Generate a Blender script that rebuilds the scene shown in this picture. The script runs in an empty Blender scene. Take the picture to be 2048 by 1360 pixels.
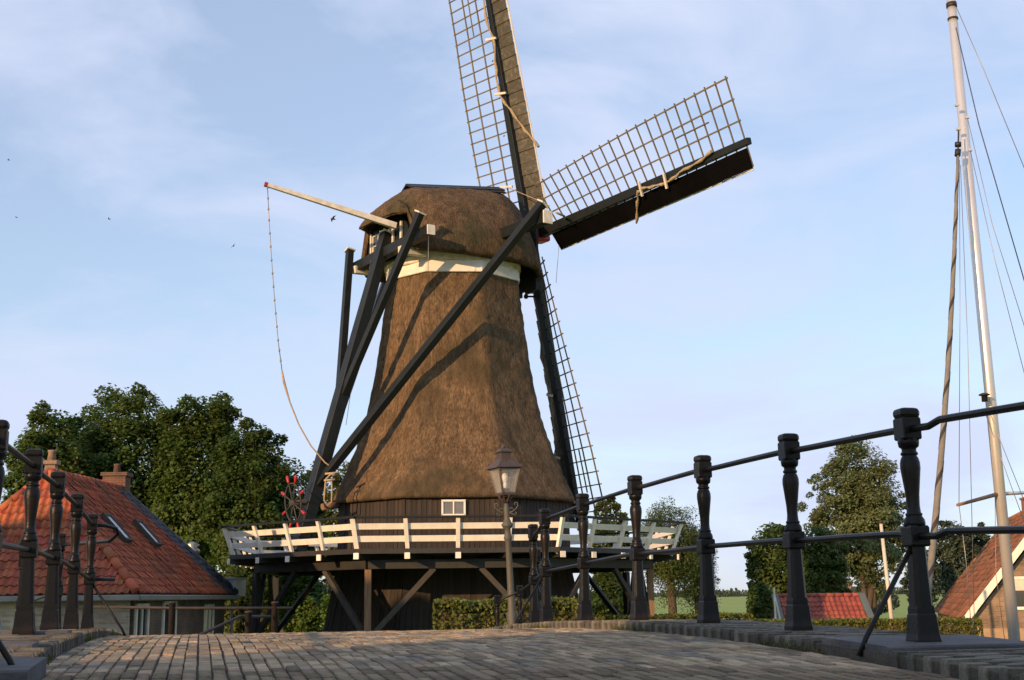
import bpy, math, random
import numpy as np
from mathutils import Vector as V, Matrix
random.seed(7); RNG = np.random.default_rng(11)
SC = bpy.context.scene; COL = SC.collection

# ---------------------------------------------------------------- camera, sky, sun, exposure
CZ = 2.4                                   # eye height above the land (camera stands low on the bridge)
F, IW, IH = 2600.0, 2048, 1360
PITCH, ROLL = math.atan((1193 - 680) / F), 0.0125
fw0 = np.array([0, math.cos(PITCH), math.sin(PITCH)]); up0 = np.array([0, -math.sin(PITCH), math.cos(PITCH)]); rt0 = np.array([1., 0, 0])
cR = math.cos(ROLL) * rt0 - math.sin(ROLL) * up0
cU = math.sin(ROLL) * rt0 + math.cos(ROLL) * up0
cam = bpy.data.cameras.new('camera'); camo = bpy.data.objects.new('camera', cam); COL.objects.link(camo)
cam.sensor_width = 36; cam.lens = F / IW * 36; cam.clip_end = 20000; cam.clip_start = .05
camo.matrix_world = Matrix([[cR[i], cU[i], -fw0[i], (0, 0, CZ)[i]] for i in range(3)] + [[0, 0, 0, 1]])
SC.camera = camo
SUN_EL, SUN_AZ = math.radians(13.5), math.radians(38)      # az: left of straight behind the camera
SDIR = V((-math.sin(SUN_AZ) * math.cos(SUN_EL), -math.cos(SUN_AZ) * math.cos(SUN_EL), math.sin(SUN_EL)))
sun = bpy.data.lights.new('sun', 'SUN'); suno = bpy.data.objects.new('sun', sun); COL.objects.link(suno)
sun.energy = 3.0; sun.angle = math.radians(.55); sun.color = (1.0, .61, .30)
suno.rotation_euler = SDIR.to_track_quat('Z', 'Y').to_euler(); suno.location = (-30, -40, 30)
W = bpy.data.worlds.new('World'); SC.world = W; W.use_nodes = True
def build_world():
    nt = W.node_tree; nt.nodes.clear(); N = nt.nodes.new; L = nt.links.new
    sky = N('ShaderNodeTexSky'); sky.sky_type = 'NISHITA'; sky.sun_disc = False
    sky.sun_elevation = SUN_EL; sky.sun_rotation = math.atan2(SDIR.x, SDIR.y) % (2 * math.pi)
    sky.air_density = 1.0; sky.dust_density = .6; sky.ozone_density = 2.2
    tc = N('ShaderNodeTexCoord'); mp = N('ShaderNodeMapping'); mp.inputs['Scale'].default_value = (1.3, 1.3, 3.2); mp.inputs['Rotation'].default_value = (.25, .3, .4)
    L(tc.outputs['Generated'], mp.inputs[0])
    n1 = N('ShaderNodeTexNoise'); n1.inputs['Scale'].default_value = 2.9; n1.inputs['Detail'].default_value = 7; n1.inputs['Roughness'].default_value = .55; n1.inputs['Distortion'].default_value = .5
    L(mp.outputs[0], n1.inputs['Vector'])
    r = N('ShaderNodeValToRGB'); r.color_ramp.elements[0].position = .38; r.color_ramp.elements[1].position = .64
    r.color_ramp.elements[0].color = (.42, .42, .42, 1); r.color_ramp.elements[1].color = (1, 1, 1, 1)
    L(n1.outputs[0], r.inputs[0])
    mx = N('ShaderNodeMixRGB'); L(r.outputs[0], mx.inputs[0]); L(sky.outputs[0], mx.inputs[1])
    mx.inputs[2].default_value = (3.35, 3.75, 4.85, 1)            # thin high cloud veil, same luminance scale as the sky texture
    bg = N('ShaderNodeBackground'); bg.inputs[1].default_value = .11; L(mx.outputs[0], bg.inputs[0])
    o = N('ShaderNodeOutputWorld'); L(bg.outputs[0], o.inputs[0])
build_world()
SC.view_settings.view_transform = 'Standard'; SC.view_settings.look = 'None'; SC.view_settings.exposure = 0.9; SC.view_settings.gamma = 1; SC.view_settings.use_curve_mapping = False
SC.cycles.max_bounces = 6; SC.cycles.diffuse_bounces = 3; SC.cycles.glossy_bounces = 3; SC.cycles.transmission_bounces = 4; SC.cycles.transparent_max_bounces = 6

# ---------------------------------------------------------------- helpers
def at(px, py, Y):
    "world point at forward distance Y on the line of sight through photo pixel (px,py)"
    r = fw0 + cR * (px - IW / 2) / F + cU * (IH / 2 - py) / F
    p = r * Y / r[1]; return V((p[0], p[1], p[2] + CZ))
ORG = {}
def lab(o, label=None, cat=None, group=None, kind=None):
    if label: o['label'] = label
    if cat: o['category'] = cat
    if group: o['group'] = group
    if kind: o['kind'] = kind
    return o
def thing(name, loc, label, cat, group=None):
    o = bpy.data.objects.new(name, None); COL.objects.link(o); o.location = loc; o.empty_display_size = .2
    ORG[o] = V(loc); return lab(o, label, cat, group)
class MB:
    def __init__(s): s.v = []; s.f = []; s.sm = []
    def add(s, vs, fs, smooth=False):
        b = len(s.v); s.v += [tuple(p) for p in vs]
        for f in fs: s.f.append(tuple(i + b for i in f)); s.sm.append(smooth)
    def box(s, c, x, y, z):
        "centre and three half-axis vectors"
        c, x, y, z = V(c), V(x), V(y), V(z)
        s.add([c + x * a + y * b + z * d for d in (-1, 1) for b in (-1, 1) for a in (-1, 1)],
              [(0, 2, 3, 1), (4, 5, 7, 6), (0, 1, 5, 4), (2, 6, 7, 3), (0, 4, 6, 2), (1, 3, 7, 5)])
    def loft(s, rings, closed=True, cap=True, smooth=False):
        n = len(rings[0]); vs = [p for r in rings for p in r]; fs = []
        for i in range(len(rings) - 1):
            for j in range(n if closed else n - 1):
                k = (j + 1) % n; fs.append((i * n + j, i * n + k, (i + 1) * n + k, (i + 1) * n + j))
        b = len(s.v); s.add(vs, fs, smooth)
        if cap and closed:
            s.f.append(tuple(b + j for j in reversed(range(n)))); s.sm.append(False)
            s.f.append(tuple(b + (len(rings) - 1) * n + j for j in range(n))); s.sm.append(False)
    def beam(s, p0, p1, w, h, up=(0, 0, 1), ch=.12, w1=None, h1=None):
        p0, p1 = V(p0), V(p1); z = (p1 - p0).normalized(); x = z.cross(V(up))
        if x.length < 1e-4: x = z.cross(V((1, 0, 0)))
        x.normalize(); y = x.cross(z); rings = []
        for p, a, b in ((p0, w, h), (p1, w1 or w, h1 or h)):
            a /= 2; b /= 2; c = min(a, b) * ch
            rings.append([p + x * i + y * j for i, j in ((a - c, -b), (a, -b + c), (a, b - c), (a - c, b), (-a + c, b), (-a, b - c), (-a, -b + c), (-a + c, -b))])
        s.loft(rings)
    def tube(s, pts, r, n=8, smooth=True):
        pts = [V(p) for p in pts]; rs = r if isinstance(r, (list, tuple)) else [r] * len(pts); rings = []; x = None
        for i, p in enumerate(pts):
            t = (pts[min(i + 1, len(pts) - 1)] - pts[max(i - 1, 0)]).normalized()
            if x is None: x = t.orthogonal().normalized()
            else: x = (x - t * x.dot(t)).normalized()
            y = t.cross(x); rings.append([p + (x * math.cos(a) + y * math.sin(a)) * rs[i] for a in (2 * math.pi * k / n for k in range(n))])
        s.loft(rings, smooth=smooth)
    def lathe(s, c, prof, n=20, rot=0, ex=(1, 0, 0), ey=(0, 1, 0), ez=(0, 0, 1), smooth=True):
        c, ex, ey, ez = V(c), V(ex), V(ey), V(ez)
        s.loft([[c + ez * z + (ex * math.cos(a) + ey * math.sin(a)) * r for a in (rot + 2 * math.pi * k / n for k in range(n))] for r, z in prof], smooth=smooth)
    def mesh(s, name, mat, org=(0, 0, 0)):
        me = bpy.data.meshes.new(name); o = V(org)
        me.from_pydata([(p[0] - o.x, p[1] - o.y, p[2] - o.z) for p in s.v], [], s.f)
        me.polygons.foreach_set('use_smooth', s.sm); me.materials.append(mat); me.update(); return me
def link(name, me, parent=None, mw=None):
    o = bpy.data.objects.new(name, me); COL.objects.link(o)
    if parent is not None:
        o.parent = parent; ORG[o] = ORG[parent]
        if mw is not None: o.matrix_local = Matrix.Translation(-ORG[parent]) @ mw
    else:
        ORG[o] = V((0, 0, 0))
        if mw is not None: o.matrix_world = mw
    return o
def part(name, mb, mat, parent, kind=None, label=None):
    o = link(name, mb.mesh(name, mat, ORG[parent]), parent); return lab(o, label, kind=kind)
def struct(name, mb, mat):
    o = link(name, mb.mesh(name, mat)); o['kind'] = 'structure'; return o
def frame(c, x, y, z):
    "matrix with centre c and the three full-size axis vectors of a unit cube"
    return Matrix([[x[i], y[i], z[i], c[i]] for i in range(3)] + [[0, 0, 0, 1]])
_cube = {}
def cube_me(mat, name='piece'):
    if mat.name not in _cube:
        m = MB(); m.box((0, 0, 0), (.5, 0, 0), (0, .5, 0), (0, 0, .5)); _cube[mat.name] = m.mesh(name, mat)
    return _cube[mat.name]
def stick(name, p0, p1, w, h, mat, parent, up=(0, 0, 1)):
    "one straight piece that shares the unit cube mesh of its material"
    p0, p1 = V(p0), V(p1); z = p1 - p0; x = z.cross(V(up))
    if x.length < 1e-5: x = z.cross(V((1, 0, 0)))
    x.normalize(); y = x.cross(z.normalized())
    return link(name, cube_me(mat), parent, frame((p0 + p1) / 2, x * w, y * h, z))
def lerp(a, b, t): return a + (b - a) * t
def interp(x, xs, ys): return float(np.interp(x, xs, ys))

# ---------------------------------------------------------------- materials
def M(name, c1, c2=None, sc=3, rough=.7, bump=.0, bsc=None, stretch=(1, 1, 1), rnd=0., metal=0., det=6, spec=.5, bdist=.02, c3=None, sc3=.5, coat=0., var=None):
    m = bpy.data.materials.new(name); m.use_nodes = True; nt = m.node_tree; N = nt.nodes.new; L = nt.links.new
    b = nt.nodes['Principled BSDF']; b.inputs['Roughness'].default_value = rough; b.inputs['Metallic'].default_value = metal; b.inputs['Specular IOR Level'].default_value = spec
    b.inputs['Coat Weight'].default_value = coat
    c2 = c2 or tuple(v * .75 for v in c1)
    tc = N('ShaderNodeTexCoord'); mp = N('ShaderNodeMapping'); mp.inputs['Scale'].default_value = stretch; L(tc.outputs['Object'], mp.inputs[0])
    n = N('ShaderNodeTexNoise'); n.inputs['Scale'].default_value = sc; n.inputs['Detail'].default_value = det; n.inputs['Roughness'].default_value = .6; L(mp.outputs[0], n.inputs['Vector'])
    r = N('ShaderNodeValToRGB'); r.color_ramp.elements[0].position = .32; r.color_ramp.elements[1].position = .68
    r.color_ramp.elements[0].color = (*c2, 1); r.color_ramp.elements[1].color = (*c1, 1); L(n.outputs[0], r.inputs[0]); out = r.outputs[0]
    if c3:
        n3 = N('ShaderNodeTexNoise'); n3.inputs['Scale'].default_value = sc3; n3.inputs['Detail'].default_value = 4; L(tc.outputs['Object'], n3.inputs['Vector'])
        r3 = N('ShaderNodeValToRGB'); r3.color_ramp.elements[0].position = .5; r3.color_ramp.elements[1].position = .68; L(n3.outputs[0], r3.inputs[0])
        x3 = N('ShaderNodeMixRGB'); L(r3.outputs[0], x3.inputs[0]); L(out, x3.inputs[1]); x3.inputs[2].default_value = (*c3, 1); out = x3.outputs[0]
    if var:
        vs, va, vst = var; mv = N('ShaderNodeMapping'); mv.inputs['Scale'].default_value = vst; L(tc.outputs['Object'], mv.inputs[0])
        nv = N('ShaderNodeTexNoise'); nv.inputs['Scale'].default_value = vs; nv.inputs['Detail'].default_value = 7; nv.inputs['Roughness'].default_value = .65; L(mv.outputs[0], nv.inputs['Vector'])
        mrv = N('ShaderNodeMapRange'); mrv.inputs[1].default_value = .3; mrv.inputs[2].default_value = .7; mrv.inputs[3].default_value = 1 - va; mrv.inputs[4].default_value = 1 + va; L(nv.outputs[0], mrv.inputs[0])
        hv = N('ShaderNodeHueSaturation'); L(mrv.outputs[0], hv.inputs['Value']); L(out, hv.inputs['Color']); out = hv.outputs[0]
    if rnd:
        oi = N('ShaderNodeObjectInfo'); gi = N('ShaderNodeNewGeometry'); ad = N('ShaderNodeMath'); ad.operation = 'ADD'
        L(oi.outputs['Random'], ad.inputs[0]); L(gi.outputs['Random Per Island'], ad.inputs[1]); fr = N('ShaderNodeMath'); fr.operation = 'FRACT'; L(ad.outputs[0], fr.inputs[0])
        hs = N('ShaderNodeHueSaturation'); mr = N('ShaderNodeMapRange'); mr.inputs[3].default_value = 1 - rnd; mr.inputs[4].default_value = 1 + rnd
        L(fr.outputs[0], mr.inputs[0]); L(mr.outputs[0], hs.inputs['Value']); L(out, hs.inputs['Color'])
        m2 = N('ShaderNodeMath'); m2.operation = 'MULTIPLY_ADD'; m2.inputs[1].default_value = 7.31; m2.inputs[2].default_value = .13; L(fr.outputs[0], m2.inputs[0])
        f2 = N('ShaderNodeMath'); f2.operation = 'FRACT'; L(m2.outputs[0], f2.inputs[0]); mh = N('ShaderNodeMapRange'); mh.inputs[3].default_value = .5 - .035 * rnd; mh.inputs[4].default_value = .5 + .035 * rnd
        L(f2.outputs[0], mh.inputs[0]); L(mh.outputs[0], hs.inputs['Hue']); out = hs.outputs[0]
    L(out, b.inputs['Base Color'])
    if bump:
        nb = N('ShaderNodeTexNoise'); nb.inputs['Scale'].default_value = bsc or sc * 4; nb.inputs['Detail'].default_value = 5; L(mp.outputs[0], nb.inputs['Vector'])
        bp = N('ShaderNodeBump'); bp.inputs['Strength'].default_value = bump; bp.inputs['Distance'].default_value = bdist; L(nb.outputs[0], bp.inputs['Height']); L(bp.outputs[0], b.inputs['Normal'])
    return m
def leaf_mat(name, c, rnd=.4, trans=.35, hue=.03):
    m = bpy.data.materials.new(name); m.use_nodes = True; nt = m.node_tree; N = nt.nodes.new; L = nt.links.new
    b = nt.nodes['Principled BSDF']; b.inputs['Roughness'].default_value = .55; b.inputs['Specular IOR Level'].default_value = .25
    gi = N('ShaderNodeNewGeometry'); hs = N('ShaderNodeHueSaturation'); mr = N('ShaderNodeMapRange'); mr.inputs[3].default_value = 1 - rnd; mr.inputs[4].default_value = 1 + rnd
    L(gi.outputs['Random Per Island'], mr.inputs[0]); L(mr.outputs[0], hs.inputs['Value']); hs.inputs['Color'].default_value = (*c, 1)
    tc = N('ShaderNodeTexCoord'); n = N('ShaderNodeTexNoise'); n.inputs['Scale'].default_value = .9; L(tc.outputs['Object'], n.inputs['Vector'])
    mh = N('ShaderNodeMapRange'); mh.inputs[1].default_value = .3; mh.inputs[2].default_value = .7; mh.inputs[3].default_value = .5 - hue; mh.inputs[4].default_value = .5 + hue; L(n.outputs[0], mh.inputs[0]); L(mh.outputs[0], hs.inputs['Hue'])
    L(hs.outputs[0], b.inputs['Base Color'])
    t = N('ShaderNodeBsdfTranslucent'); L(hs.outputs[0], t.inputs[0]); ms = N('ShaderNodeMixShader'); ms.inputs[0].default_value = trans
    L(b.outputs[0], ms.inputs[1]); L(t.outputs[0], ms.inputs[2]); L(ms.outputs[0], nt.nodes['Material Output'].inputs[0]); return m
def brick_mat(name, c1, c2, mortar, w=.21, h=.065, bump=.5):
    m = bpy.data.materials.new(name); m.use_nodes = True; nt = m.node_tree; N = nt.nodes.new; L = nt.links.new
    b = nt.nodes['Principled BSDF']; b.inputs['Roughness'].default_value = .9
    tc = N('ShaderNodeTexCoord'); sp = N('ShaderNodeSeparateXYZ'); L(tc.outputs['Object'], sp.inputs[0]); ad = N('ShaderNodeMath'); L(sp.outputs[0], ad.inputs[0]); L(sp.outputs[1], ad.inputs[1])
    cb = N('ShaderNodeCombineXYZ'); L(ad.outputs[0], cb.inputs[0]); L(sp.outputs[2], cb.inputs[1])
    br = N('ShaderNodeTexBrick'); br.inputs['Scale'].default_value = 1; br.inputs['Brick Width'].default_value = w; br.inputs['Row Height'].default_value = h; br.inputs['Mortar Size'].default_value = .006
    br.inputs['Color1'].default_value = (*c1, 1); br.inputs['Color2'].default_value = (*c2, 1); br.inputs['Mortar'].default_value = (*mortar, 1); L(cb.outputs[0], br.inputs['Vector'])
    n = N('ShaderNodeTexNoise'); n.inputs['Scale'].default_value = 1.3; n.inputs['Detail'].default_value = 6; L(tc.outputs['Object'], n.inputs['Vector']); hs = N('ShaderNodeHueSaturation')
    mr = N('ShaderNodeMapRange'); mr.inputs[1].default_value = .3; mr.inputs[2].default_value = .7; mr.inputs[3].default_value = .6; mr.inputs[4].default_value = 1.25; L(n.outputs[0], mr.inputs[0]); L(mr.outputs[0], hs.inputs['Value'])
    L(br.outputs[0], hs.inputs['Color']); L(hs.outputs[0], b.inputs['Base Color'])
    bp = N('ShaderNodeBump'); bp.inputs['Strength'].default_value = bump; bp.inputs['Distance'].default_value = .01; bp.invert = True; L(br.outputs['Fac'], bp.inputs['Height']); L(bp.outputs[0], b.inputs['Normal']); return m
def glass_mat(name, tint=(.8, .85, .85), alpha=.25):
    m = bpy.data.materials.new(name); m.use_nodes = True; nt = m.node_tree; N = nt.nodes.new; L = nt.links.new
    b = nt.nodes['Principled BSDF']; b.inputs['Base Color'].default_value = (*tint, 1); b.inputs['Roughness'].default_value = .08
    t = N('ShaderNodeBsdfTransparent'); ms = N('ShaderNodeMixShader'); ms.inputs[0].default_value = alpha; L(t.outputs[0], ms.inputs[1]); L(b.outputs[0], ms.inputs[2]); L(ms.outputs[0], nt.nodes['Material Output'].inputs[0]); return m

m_thatch = M('thatch', (.190, .124, .068), (.062, .043, .027), sc=19, rough=.95, bump=1.0, bsc=46, stretch=(1, 1, .30), det=9, spec=.15, bdist=.035, c3=(.075, .056, .032), sc3=.7, var=(4.5, .42, (1, 1, .35)))
m_capthatch = M('cap_thatch', (.148, .096, .053), (.050, .034, .022), sc=20, rough=.95, bump=1.0, bsc=30, stretch=(1, 1, .3), det=9, spec=.15, bdist=.04, c3=(.06, .052, .027), sc3=.7, var=(4.5, .45, (1, 1, .5)))
m_straw = M('straw', (.19, .125, .065), (.07, .045, .026), sc=2, rough=.9, rnd=.5)
m_board = M('tarred_board', (.024, .016, .011), (.011, .008, .007), sc=5, rough=.75, bump=.4, bsc=20, stretch=(4, 4, .4), rnd=.4, c3=(.036, .023, .014), sc3=1.2)
m_green = M('dark_green_paint', (.013, .0165, .016), (.008, .0105, .0105), sc=3, rough=.5, bump=.15, bsc=30, spec=.25)
m_black = M('black_tar_wood', (.022, .021, .020), (.012, .012, .012), sc=4, rough=.6, bump=.3, bsc=20)
m_white = M('white_paint', (.78, .74, .66), (.66, .62, .55), sc=5, rough=.55, bump=.12, bsc=25, rnd=.06)
m_offwhite = M('weathered_white_paint', (.72, .68, .58), (.50, .46, .38), sc=4, rough=.65, bump=.2, bsc=22)
m_sailwood = M('sail_lath_wood', (.15, .122, .062), (.095, .078, .042), sc=6, rough=.8, rnd=.15)
m_windboard = M('wind_board', (.062, .056, .034), (.038, .035, .024), sc=5, rough=.75, bump=.3, bsc=16, rnd=.25, c3=(.10, .09, .07), sc3=7)
m_blackboard = M('black_wind_board', (.0032, .0032, .0034), (.0022, .0022, .0024), sc=5, rough=.9, spec=.04, bump=.3, bsc=16, rnd=.2)
m_canvas = M('rolled_canvas', (.40, .31, .19), (.24, .18, .11), sc=12, rough=.9, bump=.6, bsc=30)
m_rope = M('rope', (.45, .34, .21), (.28, .2, .12), sc=20, rough=.9)
m_red = M('red_paint', (.42, .02, .02), (.30, .015, .02), sc=4, rough=.45)
m_rawwood = M('raw_oak', (.24, .145, .078), (.14, .085, .048), sc=5, rough=.85, bump=.4, bsc=18, stretch=(3, 3, .4))
m_graywood = M('grey_wood', (.055, .048, .040), (.032, .028, .024), sc=5, rough=.8, bump=.3, bsc=18)
m_iron = M('black_iron_paint', (.0065, .0065, .007), (.0042, .0042, .0045), sc=14, rough=.38, bump=.4, bsc=60, spec=.20, bdist=.004, c3=(.018, .012, .008), sc3=3)
m_rust = M('rusty_iron', (.045, .030, .023), (.018, .015, .014), sc=9, rough=.7, bump=.4)
m_paver = M('clay_paver', (.37, .28, .18), (.215, .175, .12), var=(2.2, .3, (1, 1, 1)), sc=14, rough=1.0, spec=.12, bump=.8, bsc=50, rnd=.34, bdist=.012, c3=(.16, .15, .13), sc3=3)
m_pave2 = M('walk_paver', (.25, .225, .175), (.09, .083, .068), sc=14, rough=.92, bump=.8, bsc=50, rnd=.5, bdist=.012, c3=(.11, .11, .07), sc3=3)
m_joint = M('joint_dirt', (.085, .075, .058), (.05, .044, .036), sc=18, rough=1, bump=.5)
m_stone = M('bluestone', (.078, .079, .084), (.05, .05, .054), sc=7, rough=.8, bump=.4, bsc=40, c3=(.11, .105, .095), sc3=2, var=(6, .35, (1, 1, 1)))
m_grass = M('grass_ground', (.21, .30, .038), (.155, .23, .03), sc=.6, rough=.95, bump=.15, bsc=6, c3=(.26, .25, .06), sc3=.02)
m_tile = M('orange_tile', (.39, .088, .033), (.21, .05, .024), sc=3.5, rough=.75, rnd=.3, bump=.2, bsc=18, c3=(.19, .075, .04), sc3=.9)
m_slate = M('blue_slate_tile', (.055, .06, .075), (.035, .04, .05), sc=4, rough=.6, rnd=.3)
m_oldtile = M('weathered_tile', (.36, .125, .05), (.20, .08, .036), sc=3, rough=.85, rnd=.35, c3=(.11, .085, .04), sc3=.7)
m_redtile = M('red_tile', (.30, .07, .04), (.2, .048, .032), sc=4, rough=.7, rnd=.25)
m_under = M('roof_underlay', (.03, .02, .016), sc=3, rough=1)
m_brickbuff = brick_mat('buff_brick', (.28, .18, .12), (.19, .12, .08), (.27, .25, .21))
m_brickwhite = brick_mat('limewashed_brick', (.42, .37, .28), (.27, .21, .15), (.40, .36, .3), bump=.8)
m_brickdark = brick_mat('brown_brick', (.13, .085, .06), (.09, .06, .045), (.12, .11, .1))
m_brickred = brick_mat('red_brick', (.27, .10, .055), (.19, .07, .04), (.24, .2, .17))
m_brickbrown = brick_mat('chimney_brick', (.17, .075, .045), (.12, .055, .038), (.18, .15, .12))
m_gutter = M('grey_gutter', (.20, .20, .185), (.14, .14, .13), sc=3, rough=.5)
m_zinc = M('zinc', (.30, .33, .36), (.22, .24, .27), sc=3, rough=.35, metal=.7)
m_verge = M('grey_green_board', (.10, .13, .125), sc=3, rough=.6)
m_dark = M('dark_interior', (.012, .012, .013), sc=2, rough=.3)
m_pane = M('window_glass', (.045, .05, .055), (.03, .035, .04), sc=1, rough=.05, spec=.8)
m_paneg = M('grey_window_glass', (.16, .15, .14), (.11, .105, .10), sc=3, rough=.15, spec=.8)
m_skyl = M('skylight_painted_sheen', (.84, .88, .93), (.78, .82, .88), sc=1, rough=.12, spec=1.0)  # near-white base colour stands in for sky reflected in the skylight panes
m_alu = M('aluminium_mast', (.72, .68, .63), (.64, .61, .57), sc=3, rough=.32, metal=.6)
m_jib = M('furled_sail_cloth', (.20, .185, .155), (.14, .13, .11), sc=8, rough=.85, bump=.3)
m_uvs = M('dark_sail_strip', (.035, .03, .03), sc=5, rough=.8)
m_wire = M('rigging_wire', (.30, .28, .27), sc=5, rough=.4, metal=.6)
m_blue = M('blue_rope', (.05, .07, .13), sc=5, rough=.7)
m_hull = M('hull_paint', (.6, .6, .58), sc=2, rough=.3)
m_teak = M('teak', (.25, .14, .07), sc=3, rough=.7)
m_copper = M('aged_copper', (.085, .056, .044), (.05, .038, .032), sc=6, rough=.6, metal=.2)
m_lamp = M('green_cast_iron', (.060, .072, .060), (.085, .062, .040), sc=7, rough=.6, bump=.4, bsc=30)
m_glass = glass_mat('lantern_glass', (.55, .56, .54), .15)
m_bulb = M('bulb_glass', (.85, .84, .78), (.8, .79, .73), sc=2, rough=.2)
m_bark = M('bark', (.105, .075, .05), (.05, .038, .028), sc=6, rough=.95, bump=.8, bsc=14, stretch=(2, 2, .5))
m_bird = M('bird_feathers', (.02, .022, .03), sc=20, rough=.6)
m_water = M('canal_water', (.03, .04, .035), sc=.5, rough=.06, bump=.15, bsc=3, bdist=.05)
m_pole = M('pale_pole_paint', (.62, .55, .46), (.5, .44, .36), sc=3, rough=.5)
l_oak = leaf_mat('oak_leaves', (.096, .148, .034), .35, .5)
l_oak2 = leaf_mat('ash_leaves', (.080, .130, .033), .35, .5)
l_light = leaf_mat('light_leaves', (.095, .115, .030), .4, .38)
l_birch = leaf_mat('birch_leaves', (.095, .130, .036), .4, .45)
l_willow = leaf_mat('willow_leaves', (.16, .195, .085), .35, .45)
l_mid = leaf_mat('mid_leaves', (.085, .130, .034), .4, .45)
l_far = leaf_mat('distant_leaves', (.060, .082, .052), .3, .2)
l_bush = leaf_mat('bush_leaves', (.075, .14, .028), .4, .35)
l_hedge = leaf_mat('hedge_leaves', (.105, .125, .026), .5, .3)
l_grass = leaf_mat('grass_blades', (.09, .10, .03), .5, .3)

# ---------------------------------------------------------------- land, canal, bridge
UA = V((-.2315, .9728, 0)); NA = V((.9728, .2315, 0))           # along the bridge, across it (to the right)
def walk_z(s): return max(CZ - .185 - .0058 * (s - 8.7) ** 2, .02)
KERB = .054
def road_z(s): return max(CZ - .185 - KERB - .0058 * (s - 8.7) ** 2, .012)
def BP(s, n, z): q = UA * s + NA * n; return V((q.x, q.y, z))
CAN0, CAN1 = 3.6, 13.2
g = MB()
for a, b in ((-4000, CAN0), (CAN1, 9000)):
    ss = [a] + [x for x in (-300, -60, -20, 0, 20, 40, 80, 160, 320, 700, 1600, 4000) if a < x < b] + [b]
    ns = [-7000, -1500, -400, -120, -40, 0, 40, 120, 400, 1500, 7000]
    for i in range(len(ss) - 1):
        for j in range(len(ns) - 1): g.add([BP(ss[i], ns[j], 0), BP(ss[i], ns[j + 1], 0), BP(ss[i + 1], ns[j + 1], 0), BP(ss[i + 1], ns[j], 0)], [(0, 1, 2, 3)])
struct('ground', g, m_grass)
g = MB(); g.add([BP(CAN0, -7000, -.9), BP(CAN0, 7000, -.9), BP(CAN1, 7000, -.9), BP(CAN1, -7000, -.9)], [(0, 1, 2, 3)]); struct('water', g, m_water)
g = MB()
for s in (CAN0 - .2, CAN1 + .2):
    for a, b in ((-300, -1.55), (3.75, 300)): g.box(BP(s, (a + b) / 2, -.9), UA * .2, NA * ((b - a) / 2), (0, 0, .98))
struct('quay_wall', g, m_brickdark)
# bridge body: a humped slab with an arched soffit, brick flanks
g = MB(); ss = np.linspace(-11, 28.4, 80)
def soffit(s):
    if CAN0 < s < CAN1: return -.9 + 2.55 * math.sqrt(max(0, 1 - ((s - 8.4) / 4.85) ** 2))
    return -.95
rings = [[BP(s, -1.55, soffit(s)), BP(s, 3.75, soffit(s)), BP(s, 3.75, max(walk_z(s) - .03, -.2)), BP(s, -1.55, max(walk_z(s) - .03, -.2) if s < 19 else -.2)] for s in ss]
for r, s in zip(rings, ss):
    r[2] = BP(s, 3.75, road_z(s) - .05); r[3] = BP(s, -1.55, road_z(s) - .05)
g.loft(rings); struct('bridge', g, m_brickdark)
g = MB(); ss = np.linspace(-11, 28.3, 130)
g.loft([[BP(s, -.70, road_z(s) - .012), BP(s, 2.92, road_z(s) - .012)] for s in ss], closed=False); road = struct('road', g, m_joint)
g = MB(); ss = np.linspace(14, 34, 40)
def wid(s): return interp(s, [14, 16, 19, 24, 34], [1.9, 2.6, 4.5, 12, 12])
g.loft([[BP(s, 1.1 - wid(s) - (2 if s > 18 else 0), road_z(s) - .03), BP(s, 1.1 + wid(s), road_z(s) - .03)] for s in ss], closed=False)
struct('street', g, m_pave2)
walks = {}
for nm, a, b in (('pavement', 2.92, 3.72), ('pavement', -1.52, -.70)):
    g = MB(); ss = np.linspace(-11, 21, 110)
    g.loft([[BP(s, a, road_z(s) - .1), BP(s, a, walk_z(s) - .012), BP(s, b, walk_z(s) - .012), BP(s, b, walk_z(s) - .4)] for s in ss], closed=False)
    walks[a] = struct(nm, g, m_joint)
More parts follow.
